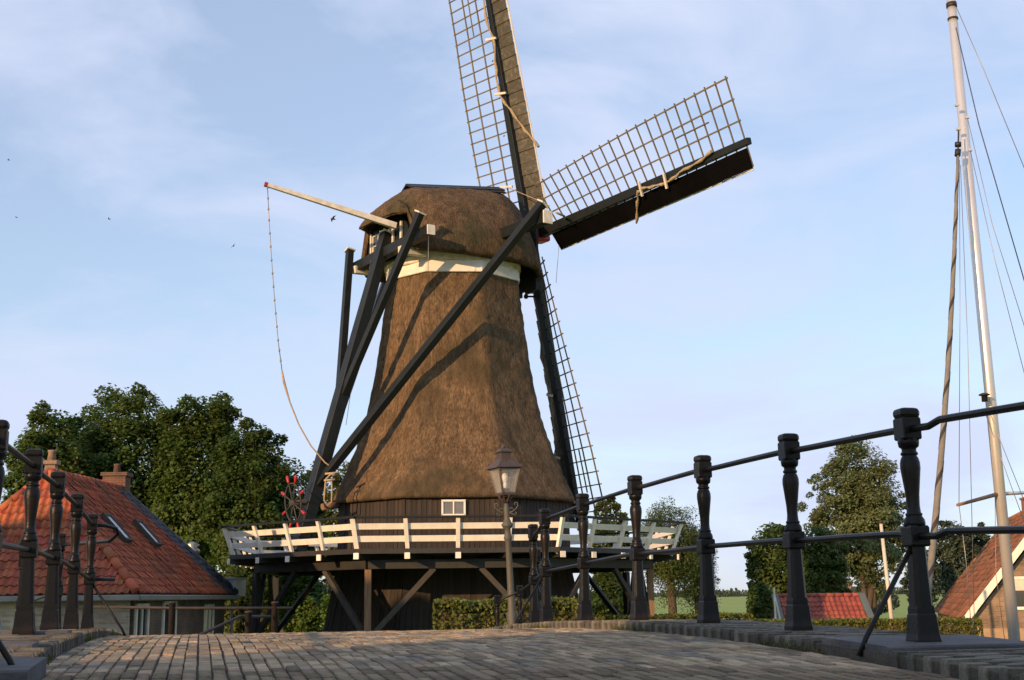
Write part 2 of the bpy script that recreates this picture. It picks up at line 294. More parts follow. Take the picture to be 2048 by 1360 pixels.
def bricks(parent, mat, s0, s1, n0, n1, zf, bl, bw, limit, skip=None, seed=1, across=False, hgt=.06):
    "paving bricks one by one: the nearest in view as objects, the rest joined"
    rs = random.Random(seed); cand = []
    if across: rows = int((s1 - s0) / bw); cols = int((n1 - n0) / bl)
    else: rows = int((n1 - n0) / bw); cols = int((s1 - s0) / bl)
    for i in range(rows):
        off = rs.uniform(0, bl) if not across else (i % 2) * bl * .5; wob = rs.uniform(-.002, .002)
        for j in range(-1, cols + 1):
            if across: s = s0 + (i + .5) * bw + wob; n = n0 + j * bl + off + bl / 2
            else: n = n0 + (i + .5) * (n1 - n0) / rows + wob; s = s0 + j * bl + off + bl / 2
            if across and not (n0 + bl * .4 < n < n1 - bl * .4): continue
            if not across and not (s0 < s < s1): continue
            if skip and skip(s, n): continue
            cand.append((s, n))
    vm = []
    for s, n in cand:
        z = zf(s) + rs.gauss(0, .0022); sl = (zf(s + .05) - zf(s - .05)) / .1
        ua = (UA + V((0, 0, sl + rs.gauss(0, .012)))).normalized(); na = (NA + UA * rs.gauss(0, .012) + V((0, 0, rs.gauss(0, .012)))).normalized(); up = na.cross(ua)
        if up.z < 0: up = -up
        L, Wd = ((bl, bw) if not across else (bw, bl)); c = BP(s, n, z) - up * hgt / 2
        vm.append((c.length if False else (c - V((0, 0, CZ))).length, frame(c, ua * (L - rs.uniform(.004, .009)), na * (Wd - rs.uniform(.004, .010)), up * hgt), c))
    vm.sort(key=lambda t: t[0] if abs(t[2].x / max(t[2].y, .1)) < .41 and t[2].y > 4.6 else 1e3 + t[0])
    key = 'brick_' + mat.name
    if key not in bpy.data.meshes:
        m = MB(); e = .06; h = .5
        m.loft([[V((a * .5, b * .5, -h)) for a, b in ((-1, -1), (1, -1), (1, 1), (-1, 1))], [V((a * .5, b * .5, h - .14)) for a, b in ((-1, -1), (1, -1), (1, 1), (-1, 1))],
                [V((a * (.5 - .014), b * (.5 - e * .75), h)) for a, b in ((-1, -1), (1, -1), (1, 1), (-1, 1))]])
        m.mesh(key, mat)
    me = bpy.data.meshes[key]; base = [v.co.copy() for v in me.vertices]; pf = [tuple(p.vertices) for p in me.polygons]
    for d, mw, c in vm[:limit]: link('brick', me, parent, mw)
    if len(vm) > limit:
        m = MB()
        for d, mw, c in vm[limit:]: m.add([mw @ v for v in base], pf)
        part('brick_paving', m, mat, parent, kind='stuff')
bricks(road, m_paver, 4.3, 14.2, -.66, 2.88, road_z, .205, .0595, 300, seed=3)
slabs = [(2.93, 3.70, 5.30, 5.93), (-1.50, -.60, 5.15, 5.75), (-1.5, -.76, 6.62, 6.88), (-1.5, -.76, 8.35, 8.6)]
def in_slab(s, n): return any(a - .03 < n < b + .03 and c - .03 < s < d + .03 for a, b, c, d in slabs)
for a, b, sd in ((2.92, 3.72, 5), (-1.52, -.70, 6)):
    e0, e1 = (a + .11, b) if a > 0 else (a, b - .11)
    bricks(walks[a], m_pave2, 3.6, 14.2, e0, e1, walk_z, .2, .062, 150, skip=in_slab, seed=sd, across=True)
    k0, k1 = (a - .012, a + .105) if a > 0 else (b - .105, b + .012)
    bricks(walks[a], m_pave2, 3.6, 14.2, k0, k1, lambda s: walk_z(s) + .003, .115, .066, 110, skip=in_slab, seed=sd + 9, across=True, hgt=.13)
    for n0, n1, s0, s1 in slabs:
        if (n0 > 0) == (a > 0):
            g = MB(); sm = (s0 + s1) / 2; sl = -.0116 * (sm - 8.7)
            u2 = (UA + V((0, 0, sl))).normalized(); up = NA.cross(u2); g.beam(BP(sm, n0, walk_z(sm) - .05), BP(sm, n1, walk_z(sm) - .05), s1 - s0, .135, up=up, ch=.12)
            part('stone_slab', g, m_stone, walks[a])

# moss and grass along the kerbs
g = MB()
for i in range(2600):
    s = random.uniform(4.6, 12); sd = random.random() < .6; n = (2.905 if sd else -.685) + random.gauss(0, .018)
    if math.sin(s * 5.1 + sd) + math.sin(s * 2.3) < .35: continue
    p = BP(s, n, road_z(s)); h = random.uniform(.012, .045); a = random.uniform(0, 6.28); w = V((math.cos(a), math.sin(a), 0)) * .004
    q = V((random.gauss(0, .02), random.gauss(0, .02), h)); g.add([p - w, p + w, p + q], [(0, 1, 2)])
lab(link('grass', g.mesh('grass', l_grass)), 'short grass and moss tufts in the joint along the kerbs', 'grass', kind='stuff')

# ---------------------------------------------------------------- bridge railings
def post_mesh():
    m = MB(); q = 2 ** .5 / 2
    def sq(prof): m.lathe((0, 0, 0), [(r * q * 2 / 2 * 2 ** .5 * q * 2 ** .5 * .5 * 2, z) for r, z in prof], 4, math.pi / 4, smooth=False)
    def sqr(prof, ch=.16):
        rings = []
        for w, z in prof:
            h = w / 2; c = h * ch; rings.append([V((x, y, z)) for x, y in ((h - c, -h), (h, -h + c), (h, h - c), (h - c, h), (-h + c, h), (-h, h - c), (-h, -h + c), (-h + c, -h))])
        m.loft(rings)
    sqr([(.122, -.05), (.122, .022), (.112, .05), (.100, .135), (.092, .142), (.092, .165), (.086, .178)], .10)
    sqr([(.092, .17), (.080, .30), (.070, .452)], .40)
    sqr([(.088, .448), (.098, .456), (.098, .535), (.088, .545)], .10)
    m.lathe((0, 0, 0), [(.047, .54), (.050, .556), (.047, .574), (.036, .590), (.039, .594), (.039, .602), (.033, .606), (.030, .64), (.032, .69), (.040, .76), (.0465, .815), (.046, .842), (.040, .864), (.033, .874), (.040, .879), (.040, .889), (.034, .893),
                        (.034, .908), (.046, .917), (.0495, .935), (.050, .957)], 24)
    sqr([(.088, .95), (.096, .956), (.096, 1.048), (.086, 1.056)], .10)
    sqr([(.074, 1.052), (.092, 1.058), (.100, 1.069), (.100, 1.084), (.090, 1.096), (.066, 1.101)], .30)
    return m.mesh('post', m_iron)
POST = post_mesh()
ang = math.atan2(UA.y, UA.x) - math.pi / 2
def railing(n, slist, label, extra, struts, inward):
    s0 = slist[len(slist) // 2]; t = thing('bridge_railing', BP(s0, n, walk_z(s0)), label, 'railing', 'cast iron railings of the bridge')
    feet = [BP(s, n, walk_z(s)) for s in slist] + extra
    for i, p in enumerate(feet):
        link('post', POST, t, Matrix.Translation(p) @ Matrix.Rotation(ang, 4, 'Z') @ Matrix.Rotation(random.gauss(0, .006), 4, 'X'))
    nb = len(slist)
    for h, r in ((1.0, .0175), (.497, .0165)):
        for i in range(nb - 1):
            a, b = feet[i] + V((0, 0, h)), feet[i + 1] + V((0, 0, h)); d = (b - a).normalized(); u = V((0, 0, random.gauss(0, .004)))
            m = MB(); k = V((0, 0, .022 if abs(slist[i] - 4.19) < .01 else 0)); m.tube([a + d * .04, lerp(a, b, .12) + u + k, lerp(a, b, .5) + u * .6 + k, lerp(a, b, .80) + k, lerp(a, b, .87), b - d * .04], r, 8, smooth=False); part('rail', m, m_iron, t)
    for s, z in struts:
        a = BP(s, n, walk_z(s) + .49); f = BP(s - .04, n + inward * .34, (walk_z(s)) - .005); m = MB(); m.tube([a, lerp(a, f, .92), f + (f - a) * .03 + V((0, 0, -.02))], .0125, 7); part('strut', m, m_iron, t)
    return t, feet
SR = [1.45, 2.82, 4.19, 5.552, 6.86, 8.20, 9.61, 11.07, 12.39]
rx = [BP(13.95, 3.53, walk_z(13.95) + .02), BP(16.45, 4.2, walk_z(16.45) + .03), BP(19.4, 4.98, walk_z(19.4) + .12), BP(21.4, 5.17, walk_z(21.4) + .2), BP(21.55, 4.82, walk_z(21.5) + .06)]
tR, fR = railing(3.255, SR, 'black cast iron railing with baluster posts on the open side towards the boat mast', rx, [(5.552, 0), (12.39, 0)], -1)
def railrun(t, a, b, h=1.0, h2=.497):
    for hh, r in ((h, .017), (h2, .016)):
        m = MB(); p, q = a + V((0, 0, hh)), b + V((0, 0, hh)); m.tube([p, lerp(p, q, .5) + V((0, 0, .0)), q], r, 8, smooth=False); part('rail', m, m_iron, t)
m = MB(); p0 = fR[8] + V((0, 0, 1.0)); p1 = fR[9] + V((0, 0, 1.0)); m.tube([p0, lerp(p0, p1, .5) + V((0, 0, -.035)), lerp(p0, p1, .85) + V((0, 0, -.03)), p1 + V((-.02, 0, -.08)), p1 + V((-.02, 0, -.2))], .018, 8); part('rail', m, m_iron, tR)
m = MB(); p0 = fR[8] + V((0, 0, .497)); p1 = fR[9] + V((0, 0, .497)); m.tube([p0, p1], .016, 8); part('rail', m, m_iron, tR)
for i, j in ((9, 10), (10, 11), (11, 12), (12, 13)): railrun(tR, fR[i], fR[j])
SL = [2.6, 4.0, 5.42, 6.87, 8.357, 9.75, 11.32, 12.93]
lx = [BP(14.6, -1.45, walk_z(14.6)), BP(16.9, -2.1, walk_z(16.9) + .05)]
tL, fL = railing(-1.01, SL, 'black cast iron railing with baluster posts on the side of the orange roofed house', lx, [(5.42, 0), (12.93, 0)], 1)
m = MB(); p0 = fL[7] + V((0, 0, 1.0)); d = V((.16, .3, 0)); m.tube([p0, p0 + d * .5 + V((0, 0, .0)), p0 + d * .9 + V((0, 0, -.02)), p0 + d + V((0, 0, -.07)), p0 + d * .75 + V((-.05, .1, -.14)), fL[8] + V((0, 0, .98))], .018, 8); part('rail', m, m_iron, tL)
m = MB(); p0 = fL[7] + V((0, 0, .497)); m.tube([p0, p0 + d * .9], .018, 8); part('rail', m, m_iron, tL)
railrun(tL, fL[8], fL[9])

# pipe barrier along the street beyond the bridge
q0, q1 = at(186, 1214, 21), at(585, 1216, 21)
t = thing('pipe_barrier', (q0.x, q0.y, road_z(20)), 'low dark pipe barrier with stub posts crossing before the orange roofed house', 'railing')
m = MB(); m.tube([q0, lerp(q0, q1, .5) + V((0, 0, -.01)), q1], .022, 8); part('rail', m, m_rust, t)
for px, tp, Y in ((345, 1203, 21), (550, 1203, 21.02)):
    a = at(px, tp, Y); m = MB(); sq = .052
    m.lathe((a.x, a.y, a.z), [(sq, -1.5), (sq, -.03), (sq * 1.18, -.03), (sq * 1.18, -.008), (sq * .8, 0)], 12); part('post', m, m_rust, t)
a = at(497, 1222, 20); b = at(388, 1275, 18.5); c = at(480, 1233, 20); e = at(540, 1233, 20.9)
m = MB(); m.tube([b + (b - c) * .4, c, e], .024, 8); part('brace', m, m_rust, t)
m = MB(); m.lathe((a.x, a.y, a.z), [(.05, -1.3), (.05, -.03), (.06, -.03), (.06, -.008), (.04, 0)], 12); part('post', m, m_rust, t)

# ---------------------------------------------------------------- street lamp
lp = at(1011, 1075, 22.6); lb = road_z(21) + .03
lamp = t = thing('street_lamp', (lp.x, lp.y, lb), 'old street lamp with four sided copper lantern on green iron post', 'street lamp')
def zy(py): return at(1011, py, 22.6).z
lean = V((-.0095, 0, 0)) * 0
m = MB(); z0 = lb
m.lathe((lp.x, lp.y, 0), [(.15, z0), (.15, z0 + .1), (.12, z0 + .16), (.11, z0 + .55), (.085, zy(1246)), (.10, zy(1232)), (.07, zy(1222)), (.058, zy(1180)), (.050, zy(1084)), (.062, zy(1080)), (.075, zy(1076)), (.060, zy(1070)), (.055, zy(1066)), (.052, zy(1058)), (.085, zy(1054)), (.105, zy(1049)), (.07, zy(1044)), (.046, zy(1036)), (.055, zy(1028)), (.05, zy(1016)), (.034, zy(1010)), (.034, zy(1003))], 14)
part('post', m, m_lamp, t)
for sg in (-1, 1):
    m = MB(); c = V((lp.x, lp.y, zy(1026)))
    pts = [c + V((sg * x, -.02, z)) for x, z in ((.03, .0), (.10, .02), (.16, .06), (.20, .12), (.19, .17), (.15, .175), (.14, .14), (.165, .12))]
    m.tube(pts, [.014, .013, .012, .011, .011, .010, .009, .006], 7)
    m.tube([c + V((sg * x, -.02, z)) for x, z in ((.06, .0), (.12, -.03), (.16, -.03), (.17, .0), (.14, .01))], .010, 7)
    m.tube([c + V((sg * .03, 0, .06)), c + V((sg * .09, 0, .09)), c + V((sg * .13, 0, .05))], .010, 7); part('scroll', m, m_lamp, t)
rot = math.radians(28)
def sqring(w, z): return [V((lp.x + w * 2 ** .5 / 2 * math.cos(rot + math.pi / 4 + k * math.pi / 2), lp.y + w * 2 ** .5 / 2 * math.sin(rot + math.pi / 4 + k * math.pi / 2), z)) for k in range(4)]
zb, zt = zy(987), zy(937)
m = MB(); rb, rtp = sqring(.23, zb), sqring(.40, zt)
for k in range(4):
    m.beam(rb[k], rtp[k], .028, .028, ch=.1); m.beam(rb[k], rb[(k + 1) % 4], .028, .028, ch=.1); m.beam(rtp[k], rtp[(k + 1) % 4], .03, .03, ch=.1)
part('lantern_frame', m, m_copper, t)
for k in range(4):
    a, b, c, d = rb[k], rb[(k + 1) % 4], rtp[(k + 1) % 4], rtp[k]; n = (b - a).cross(d - a).normalized() * .003
    m = MB(); m.add([a + n, b + n, c + n, d + n, a - n, b - n, c - n, d - n], [(0, 1, 2, 3), (7, 6, 5, 4), (0, 4, 5, 1), (2, 6, 7, 3), (1, 5, 6, 2), (3, 7, 4, 0)]); part('pane', m, m_glass, t)
m = MB(); m.loft([sqring(.26, zb - .03), sqring(.26, zb - .0), sqring(.10, zb + .05), sqring(.10, zb + .09)]); part('lamp_base', m, m_copper, t)
m = MB(); m.lathe((lp.x, lp.y, 0), [(.03, zb + .08), (.035, zb + .16), (.03, zb + .2), (.05, zb + .25), (.055, zb + .29), (.04, zb + .34), (.01, zb + .36)], 12); part('bulb', m, m_bulb, t)
m = MB(); m.loft([sqring(.47, zt), sqring(.50, zt + .006), sqring(.49, zt + .02), sqring(.30, zt + .12), sqring(.19, zt + .175), sqring(.19, zt + .28)]); m.loft([sqring(.24, zt + .28), sqring(.245, zt + .295), sqring(.14, zt + .345), sqring(.05, zt + .36)])
m.lathe((lp.x, lp.y, 0), [(.03, zt + .35), (.045, zt + .375), (.03, zt + .4), (.008, zt + .44)], 10); part('lantern_roof', m, m_copper, t)
m = MB()
for k in range(8):
    a = rot + k * math.pi / 4; e = V((math.cos(a), math.sin(a), 0)); c = V((lp.x, lp.y, 0))
    m.tube([c + e * .03 + V((0, 0, zy(1006))), c + e * .06 + V((0, 0, zy(1002))), c + e * .09 + V((0, 0, zy(997))), c + e * .12 + V((0, 0, zb - .06)), c + e * (.16 if k % 2 else .12) + V((0, 0, zb - .015))], .011, 6)
part('cradle', m, m_copper, t)

lamp.rotation_euler.y = -.042; lamp.location.x += .13

# ---------------------------------------------------------------- windmill
MC = V((-2.0, 43.2, 0)); MYAW = .064
def ov(R, z, k):
    a = math.radians(-112.5 + 45 * k) + MYAW; return V((MC.x + R * math.cos(a), MC.y + R * math.sin(a), z + CZ))
mill = thing('windmill', (MC.x, MC.y, 0), 'tall thatched smock mill with white railed platform and four lattice sails', 'windmill')
# thatched smock: octagonal rings
BODY = [(4.16, 2.93), (4.19, 3.05), (4.06, 3.28), (3.83, 3.80), (3.60, 4.30), (3.42, 4.75), (3.16, 5.49), (2.97, 6.30), (2.82, 7.0), (2.66, 8.01), (2.525, 9.04), (2.43, 9.73), (2.32, 10.39), (2.29, 10.6)]
def octr(R, th, soft=.05):
    a = (th - math.radians(-112.5) + math.pi / 8) % (math.pi / 4) - math.pi / 8      # 0 at a vertex
    ap = R * math.cos(math.pi / 8); b = math.pi / 8 - abs(a); return lerp(ap / math.cos(b), ap * 1.035, soft)
def octring(R, z, n=96, soft=.05, j=0):
    o = []
    for k in range(n):
        th = 2 * math.pi * k / n + math.radians(-112.5); r = octr(R, th, soft) + (random.gauss(0, j) if j else 0)
        o.append(V((MC.x + r * math.cos(th + MYAW), MC.y + r * math.sin(th + MYAW), z + CZ)))
    return o
zs = [BODY[0][1]] + list(np.linspace(3.05, 10.6, 46)); Rs = [interp(z, [b[1] for b in BODY], [b[0] for b in BODY]) for z in zs]
m = MB(); rr = [octring(Rs[0] - .42, 3.0, j=.01), octring(Rs[0] - .03, 2.95, j=.015)] + [octring(R, z, j=.013) for R, z in zip(Rs[1:], zs[1:])]
m.loft(rr, smooth=True); body = part('thatched_body', m, m_thatch, mill)
def straws(pf, N, ln, parent, mat, w=.006):
    m = MB()
    for i in range(N):
        p, dn, nrm = pf(); a = dn * random.uniform(.5, 1) * ln + nrm * random.uniform(.01, .05) + V((random.gauss(0, .02), random.gauss(0, .02), 0)); s = dn.cross(nrm).normalized() * w
        m.add([p - s, p + s, p + a], [(0, 1, 2)])
    part('loose_straw', m, mat, parent, kind='stuff')
def body_pt():
    z = random.uniform(3.2, 10.4); th = random.uniform(-math.pi * 1.05, .05)
    f = lambda z: octr(interp(z, [b[1] for b in BODY], [b[0] for b in BODY]), th)
    r = f(z); e = V((math.cos(th + MYAW), math.sin(th + MYAW), 0)); sl = (f(z + .1) - f(z - .1)) / .2
    dn = (V((0, 0, -1)) - e * sl).normalized(); return V((MC.x, MC.y, z + CZ)) + e * (r - .005), dn, e
straws(body_pt, 6000, .12, body, m_straw, .003)
# white bands under the cap
m = MB(); m.loft([octring(2.40, 10.38, 8, 0), octring(2.42, 10.40, 8, 0), octring(2.36, 10.78, 8, 0), octring(2.2, 10.79, 8, 0)]); band = part('white_band', m, m_white, mill)
m = MB(); m.lathe((MC.x, MC.y, CZ), [(2.1, 10.76), (2.30, 10.77), (2.28, 10.80), (2.28, 10.92), (2.33, 10.93), (2.33, 11.1), (2.2, 11.12)], 64); part('curb_ring', m, m_offwhite, mill)
# boarded drum below the thatch and tarred base below the platform: plank by plank
m = MB(); m.loft([octring(4.62, -2.42, 8, 0), octring(3.86, 1.0, 8, 0), octring(3.84, 3.1, 8, 0)]); drum = part('boarded_drum', m, m_black, mill)
for k in (-2, -1, 0, 1, 2, 3):
    for (R0, z0, R1, z1, N) in ((3.98, 1.30, 3.94, 3.02, 19), (4.70, -2.4, 3.98, .98, 19)):
        A0, B0, A1, B1 = ov(R0, z0, k), ov(R0, z0, k + 1), ov(R1, z1, k), ov(R1, z1, k + 1); nr = (B0 - A0).cross(A1 - A0).normalized()
        for i in range(N):
            f = (i + .5) / N; a, b = lerp(A0, B0, f), lerp(A1, B1, f); w = (B0 - A0).length / N * lerp(1, (R1 / R0), .5)
            stick('plank', a + nr * random.uniform(-.018, .012), b + nr * random.uniform(-.018, .012), w - .012, .05, m_board, drum, up=nr)
# window in the drum
A, B = ov(4.03, 2.3, 0), ov(4.03, 2.3, 1); ex = (B - A).normalized(); nrm = V((ex.y, -ex.x, 0)); wc = at(907, 1016, 39.55)
wc = A + ex * (wc - A).dot(ex) + V((0, 0, wc.z - A.z)); wc += nrm * .02
wf = MB(); hw, hh = .335, .215
for sx in (-1, 1): wf.beam(wc + ex * sx * hw - V((0, 0, hh)), wc + ex * sx * hw + V((0, 0, hh)), .06, .07, up=nrm)
for sz in (-1, 1): wf.beam(wc - ex * (hw + .03) + V((0, 0, sz * hh)), wc + ex * (hw + .03) + V((0, 0, sz * hh)), .07, .06, up=(0, 0, 1))
wf.beam(wc - V((0, 0, hh)), wc + V((0, 0, hh)), .045, .06, up=nrm); win = part('window', wf, m_white, mill)
for sx in (-1, 1):
    p = MB(); p.box(wc + ex * sx * hw / 2 - nrm * .012, ex * (hw / 2 - .03), nrm * .006, V((0, 0, hh - .03))); part('pane', p, m_paneg, win)
# platform
ZF = 1.29; RB, RT = 7.28, 7.60
m = MB()
for k in range(8):
    a0, a1, b0, b1 = ov(3.8, ZF - .06, k), ov(3.8, ZF - .06, k + 1), ov(RB + .12, ZF - .06, k), ov(RB + .12, ZF - .06, k + 1)
    m.loft([[a0, a1, b1, b0], [p + V((0, 0, .055)) for p in (a0, a1, b1, b0)]])
plat = part('platform_deck', m, m_graywood, mill)
for k in range(8):
    m = MB(); m.beam(ov(6.55, ZF - .36, k) , ov(6.55, ZF - .36, k + 1), .2, .26, ch=.08); part('ring_beam', m, m_black, plat)
    m = MB(); m.beam(ov(RB + .1, ZF - .02, k), ov(RB + .1, ZF - .02, k + 1), .06, .14, ch=.08); part('edge_board', m, m_black, plat)
    A0, B0, A1, B1 = ov(RB, ZF, k), ov(RB, ZF, k + 1), ov(RT, ZF + .87, k), ov(RT, ZF + .87, k + 1); out = ((A0 + B0) / 2 - V((MC.x, MC.y, ZF + CZ))).normalized()
    for i in range(4):
        f = i / 4; a, b = lerp(A0, B0, f), lerp(A1, B1, f); ax = (b - a).normalized()
        m = MB(); m.beam(a - ax * .12, b, .13 if i == 0 else .115, .085, up=out, ch=.08); part('rail_post', m, m_white, plat)
        j0 = lerp(ov(3.7, ZF - .15, k), ov(3.7, ZF - .15, k + 1), f); j1 = a + out * .16; j1.z = ZF - .15 + CZ
        m = MB(); m.beam(j0, j1, .14, .16, ch=.06); part('joist', m, m_black, plat)
        m = MB(); dj = (j1 - j0).normalized(); m.beam(j1 + dj * .001, j1 + dj * .045, .15, .17, ch=.06); part('joist_end', m, m_white, plat)
    for h0 in (.32, .655):
        m = MB(); a, b = lerp(A0, A1, h0 / .87), lerp(B0, B1, h0 / .87); m.beam(a - out * .06, b - out * .06, .035, .165, up=(A1 - A0).normalized(), ch=.08); part('rail_board', m, m_white, plat)
    m = MB(); e = (B1 - A1).normalized() * .14; m.beam(A1 + V((0, 0, .03)) - e, B1 + V((0, 0, .03)) + e, .16, .06, ch=.1); part('hand_rail', m, m_green, plat)
    # corner post with its two braces
    mm = m_rawwood if k in (0, 2) else m_black
    c = ov(6.55, 0, k); m = MB(); m.beam((c.x, c.y, -.05), (c.x, c.y, ZF - .5 + CZ), .19, .19, up=out, ch=.06); part('platform_post', m, mm, plat)
    for kk in (k - 1, k + 1):
        o2 = ov(6.55, 0, kk); d = (o2 - c).normalized(); L2 = 1.85
        m = MB(); m.beam(V((c.x, c.y, ZF + CZ - .5 - L2)) + d * .08, V((c.x, c.y, ZF + CZ - .48)) + d * L2, .13, .15, ch=.06); part('brace', m, m_graywood if k in (0, 1) else m_black, plat)
# cap coordinates: x along the windshaft, l to the near side
CAL = math.radians(35.5); D0 = V((math.cos(CAL), math.sin(CAL), 0)); LL = V((math.sin(CAL), -math.cos(CAL), 0))
def CP(x, l, z): p = MC + D0 * x + LL * l; return V((p.x, p.y, z + CZ))
XS = [-3.22, -3.14, -3.0, -2.64, -2.56, -2.2, -1.88, -1.2, -.4, .4, 1.2, 2.0, 2.5, 3.0, 3.3, 3.45]
TOP = [12.2, 12.36, 12.66, 12.98, 13.05, 13.33, 13.56, 13.68, 13.80, 13.90, 14.02, 14.08, 13.66, 13.15, 12.75, 12.3]
WID = [.55, .95, 1.2, 1.42, 1.85, 2.2, 2.42, 2.60, 2.66, 2.66, 2.56, 2.26, 1.75, 1.15, .72, .45]
BOT = [12.16, 12.2, 12.24, 12.26, 11.0, 10.93, 10.9, 10.88, 10.88, 10.88, 10.88, 10.86, 10.8, 10.95, 11.1, 11.2]
xs = sorted(list(np.linspace(-3.22, 3.45, 44)) + [-2.64, -2.56]); m = MB(); rings = []
def cap_prof(x, u):
    "u -1..1 round the arch from the far hem over the ridge to the near hem"
    w, tp, bt = interp(x, XS, WID), interp(x, XS, TOP), interp(x, XS, BOT); a = abs(u)
    lat = interp(a, [0, .12, .25, .42, .6, .78, .92, 1], [0, .22, .46, .68, .85, .97, 1.0, .985]); hz = interp(a, [0, .12, .25, .42, .6, .78, .92, 1], [1, .965, .87, .70, .49, .26, .07, -.0])
    k = max(0, min(1, (x - 1.0) / 2.0)) * .75; lat = lerp(lat, min(1, a * 1.05), k); hz = lerp(hz, max(0, 1 - a * 1.02), k)
    return math.copysign(lat * w, u), bt + (tp - bt) * hz
us = np.linspace(-1, 1, 41)
for x in xs:
    o = []
    for u in us: l, z = cap_prof(x, u); j = random.gauss(0, .012); o.append(CP(x, l + j, z + j))
    for u in us[::-1]: l, z = cap_prof(x, u); o.append(CP(x * .975, l * .90, max(z - .13, interp(x, XS, BOT) - .02)))
    rings.append(o)
m.loft(rings, smooth=True); capo = part('thatched_cap', m, m_capthatch, mill)
def cap_pt():
    x = random.uniform(-3.5, 3.5); u = random.uniform(-.25, 1) if random.random() < .9 else random.uniform(.95, 1); l, z = cap_prof(x, u); l2, z2 = cap_prof(x, min(u + .04, 1.0) if u < .96 else 1.0); l1, z1 = cap_prof(x, u - .04)
    dn = (LL * (l2 - l1) + V((0, 0, z2 - z1))).normalized(); n = D0.cross(dn); n = n if n.z > 0 or n.dot(LL) > 0 else -n; return CP(x, l, z) + n * .003, dn, n
straws(cap_pt, 3500, .10, capo, m_straw, .003)
for sg in (-1, 1):
    m = MB(); m.beam(CP(-1.86, sg * .16, 13.63), CP(1.98, sg * .16, 14.19), .42, .05, up=(LL * sg * .5 + V((0, 0, 1))), ch=.1); part('ridge_board', m, m_green, capo)
    m = MB(); m.beam(CP(-1.8, sg * .3, 13.53), CP(1.92, sg * .3, 14.08), .4, .05, up=(LL * sg * .75 + V((0, 0, 1))), ch=.1); part('ridge_board', m, m_black, capo)
# gable at the tail side: boards, window, trims
gx = -2.50; gp = [(-1.45, 10.95), (1.2, 10.95), (1.2, 11.9), (.7, 12.4), (-.8, 12.4), (-1.45, 11.9)]
m = MB(); m.add([CP(gx, l, z) for l, z in gp] + [CP(gx + .1, l, z) for l, z in gp], [(5, 4, 3, 2, 1, 0), (6, 7, 8, 9, 10, 11)] + [(i, (i + 1) % 6, 6 + (i + 1) % 6, 6 + i) for i in range(6)]); gab = part('cap_gable', m, m_green, mill)
for l in (-1.12, -.22, .34, .86): m = MB(); m.beam(CP(gx - .06, l, 11.05 if l < 0 else 11.3), CP(gx - .06, l, 12.12), .09, .06, up=D0, ch=.1); part('gable_trim', m, m_offwhite, gab)
for l in (-.67, .06):
    f = MB(); w, h = .34 if l < 0 else .2, .36; c = CP(gx - .04, l, 11.66)
    for sx in (-1, 1): f.beam(c + LL * sx * w - V((0, 0, h)), c + LL * sx * w + V((0, 0, h)), .045, .05, up=D0)
    for sz in (-1, 0, 1): f.beam(c - LL * w + V((0, 0, sz * h)), c + LL * w + V((0, 0, sz * h)), .035, .045)
    f.beam(c - V((0, 0, h)), c + V((0, 0, h)), .03, .04, up=D0); wo = part('window', f, m_offwhite, mill)
    p = MB(); p.box(c + D0 * .02, LL * w, D0 * .005, V((0, 0, h))); part('pane', p, m_pane, wo)
# beams of the tail
def beam(name, p0, p1, w, h, mat, parent=mill, up=(0, 0, 1), **k): m = MB(); m.beam(p0, p1, w, h, up=up, ch=.08, **k); return part(name, m, mat, parent)
def endcap(p0, p1, w, h, parent, up=(0, 0, 1)): d = (V(p1) - V(p0)).normalized(); beam('end_cap', V(p1) + d * .002, V(p1) + d * .05, w, h, m_offwhite, parent, up)
XB = -2.74
sb = beam('short_cross_beam', CP(XB, -1.8, 11.08), CP(XB, 2.98, 11.27), .28, .34, m_green); endcap(CP(XB, -1.8, 11.08), CP(XB, 2.98, 11.27), .27, .32, sb)
XL = .4
lbm = beam('long_cross_beam', CP(XL, -5.0, 11.75), CP(XL, 4.88, 11.72), .30, .36, m_green); endcap(CP(XL, 0, 11.72), CP(XL, 4.88, 11.72), .34, .42, lbm); endcap(CP(XL, 0, 11.75), CP(XL, -5.0, 11.75), .34, .42, lbm)
TT, TB = CP(-2.66, .08, 11.85), CP(-5.63, 0, 1.42)
tail = beam('tail_beam', TB, TT, .46, .40, m_green, up=D0, w1=.36, h1=.32); endcap(TB, TT, .40, .36, tail, up=D0)
def tl(z): f = (z + CZ - TB.z) / (TT.z - TB.z); return lerp(TB, TT, f)
for sg in (-1, 1):
    a, b = tl(3.45) + LL * sg * .12, CP(XL - .1, sg * 4.75, 12.17); bo = beam('long_brace', a, b, .26, .24, m_green, up=D0); endcap(a, b, .32, .30, bo, up=D0)
    a, b = tl(6.35) + LL * sg * .14, (CP(XB - .2, 2.68, 11.85) if sg > 0 else CP(XB - .2, -1.93, 11.66)); bo = beam('short_brace', a, b, .22, .22, m_green, up=D0); endcap(a, b, .30, .30, bo, up=D0)
for l in (-1.6, 1.45): m = MB(); a = CP(-2.0, l, 10.98); m.beam(a, CP(-2.95, l, 10.94), .22, .26, ch=.1); part('outrigger', m, m_offwhite, mill)
# fringe under the front of the cap and bearded breast
m = MB()
for l in np.linspace(-.9, .7, 6):
    m.loft([[CP(2.95 + dx, l + dl, z) for dx, dl in ((-.06, -.17), (.06, -.17), (.06, .17), (-.06, .17))] for z in (10.5 + .14 * math.sin(l * 9), 11.6)])
m.box(CP(3.1, 0, 12.1), D0 * .05, LL * .7, V((0, 0, 1.1))); part('cap_front', m, m_black, mill)
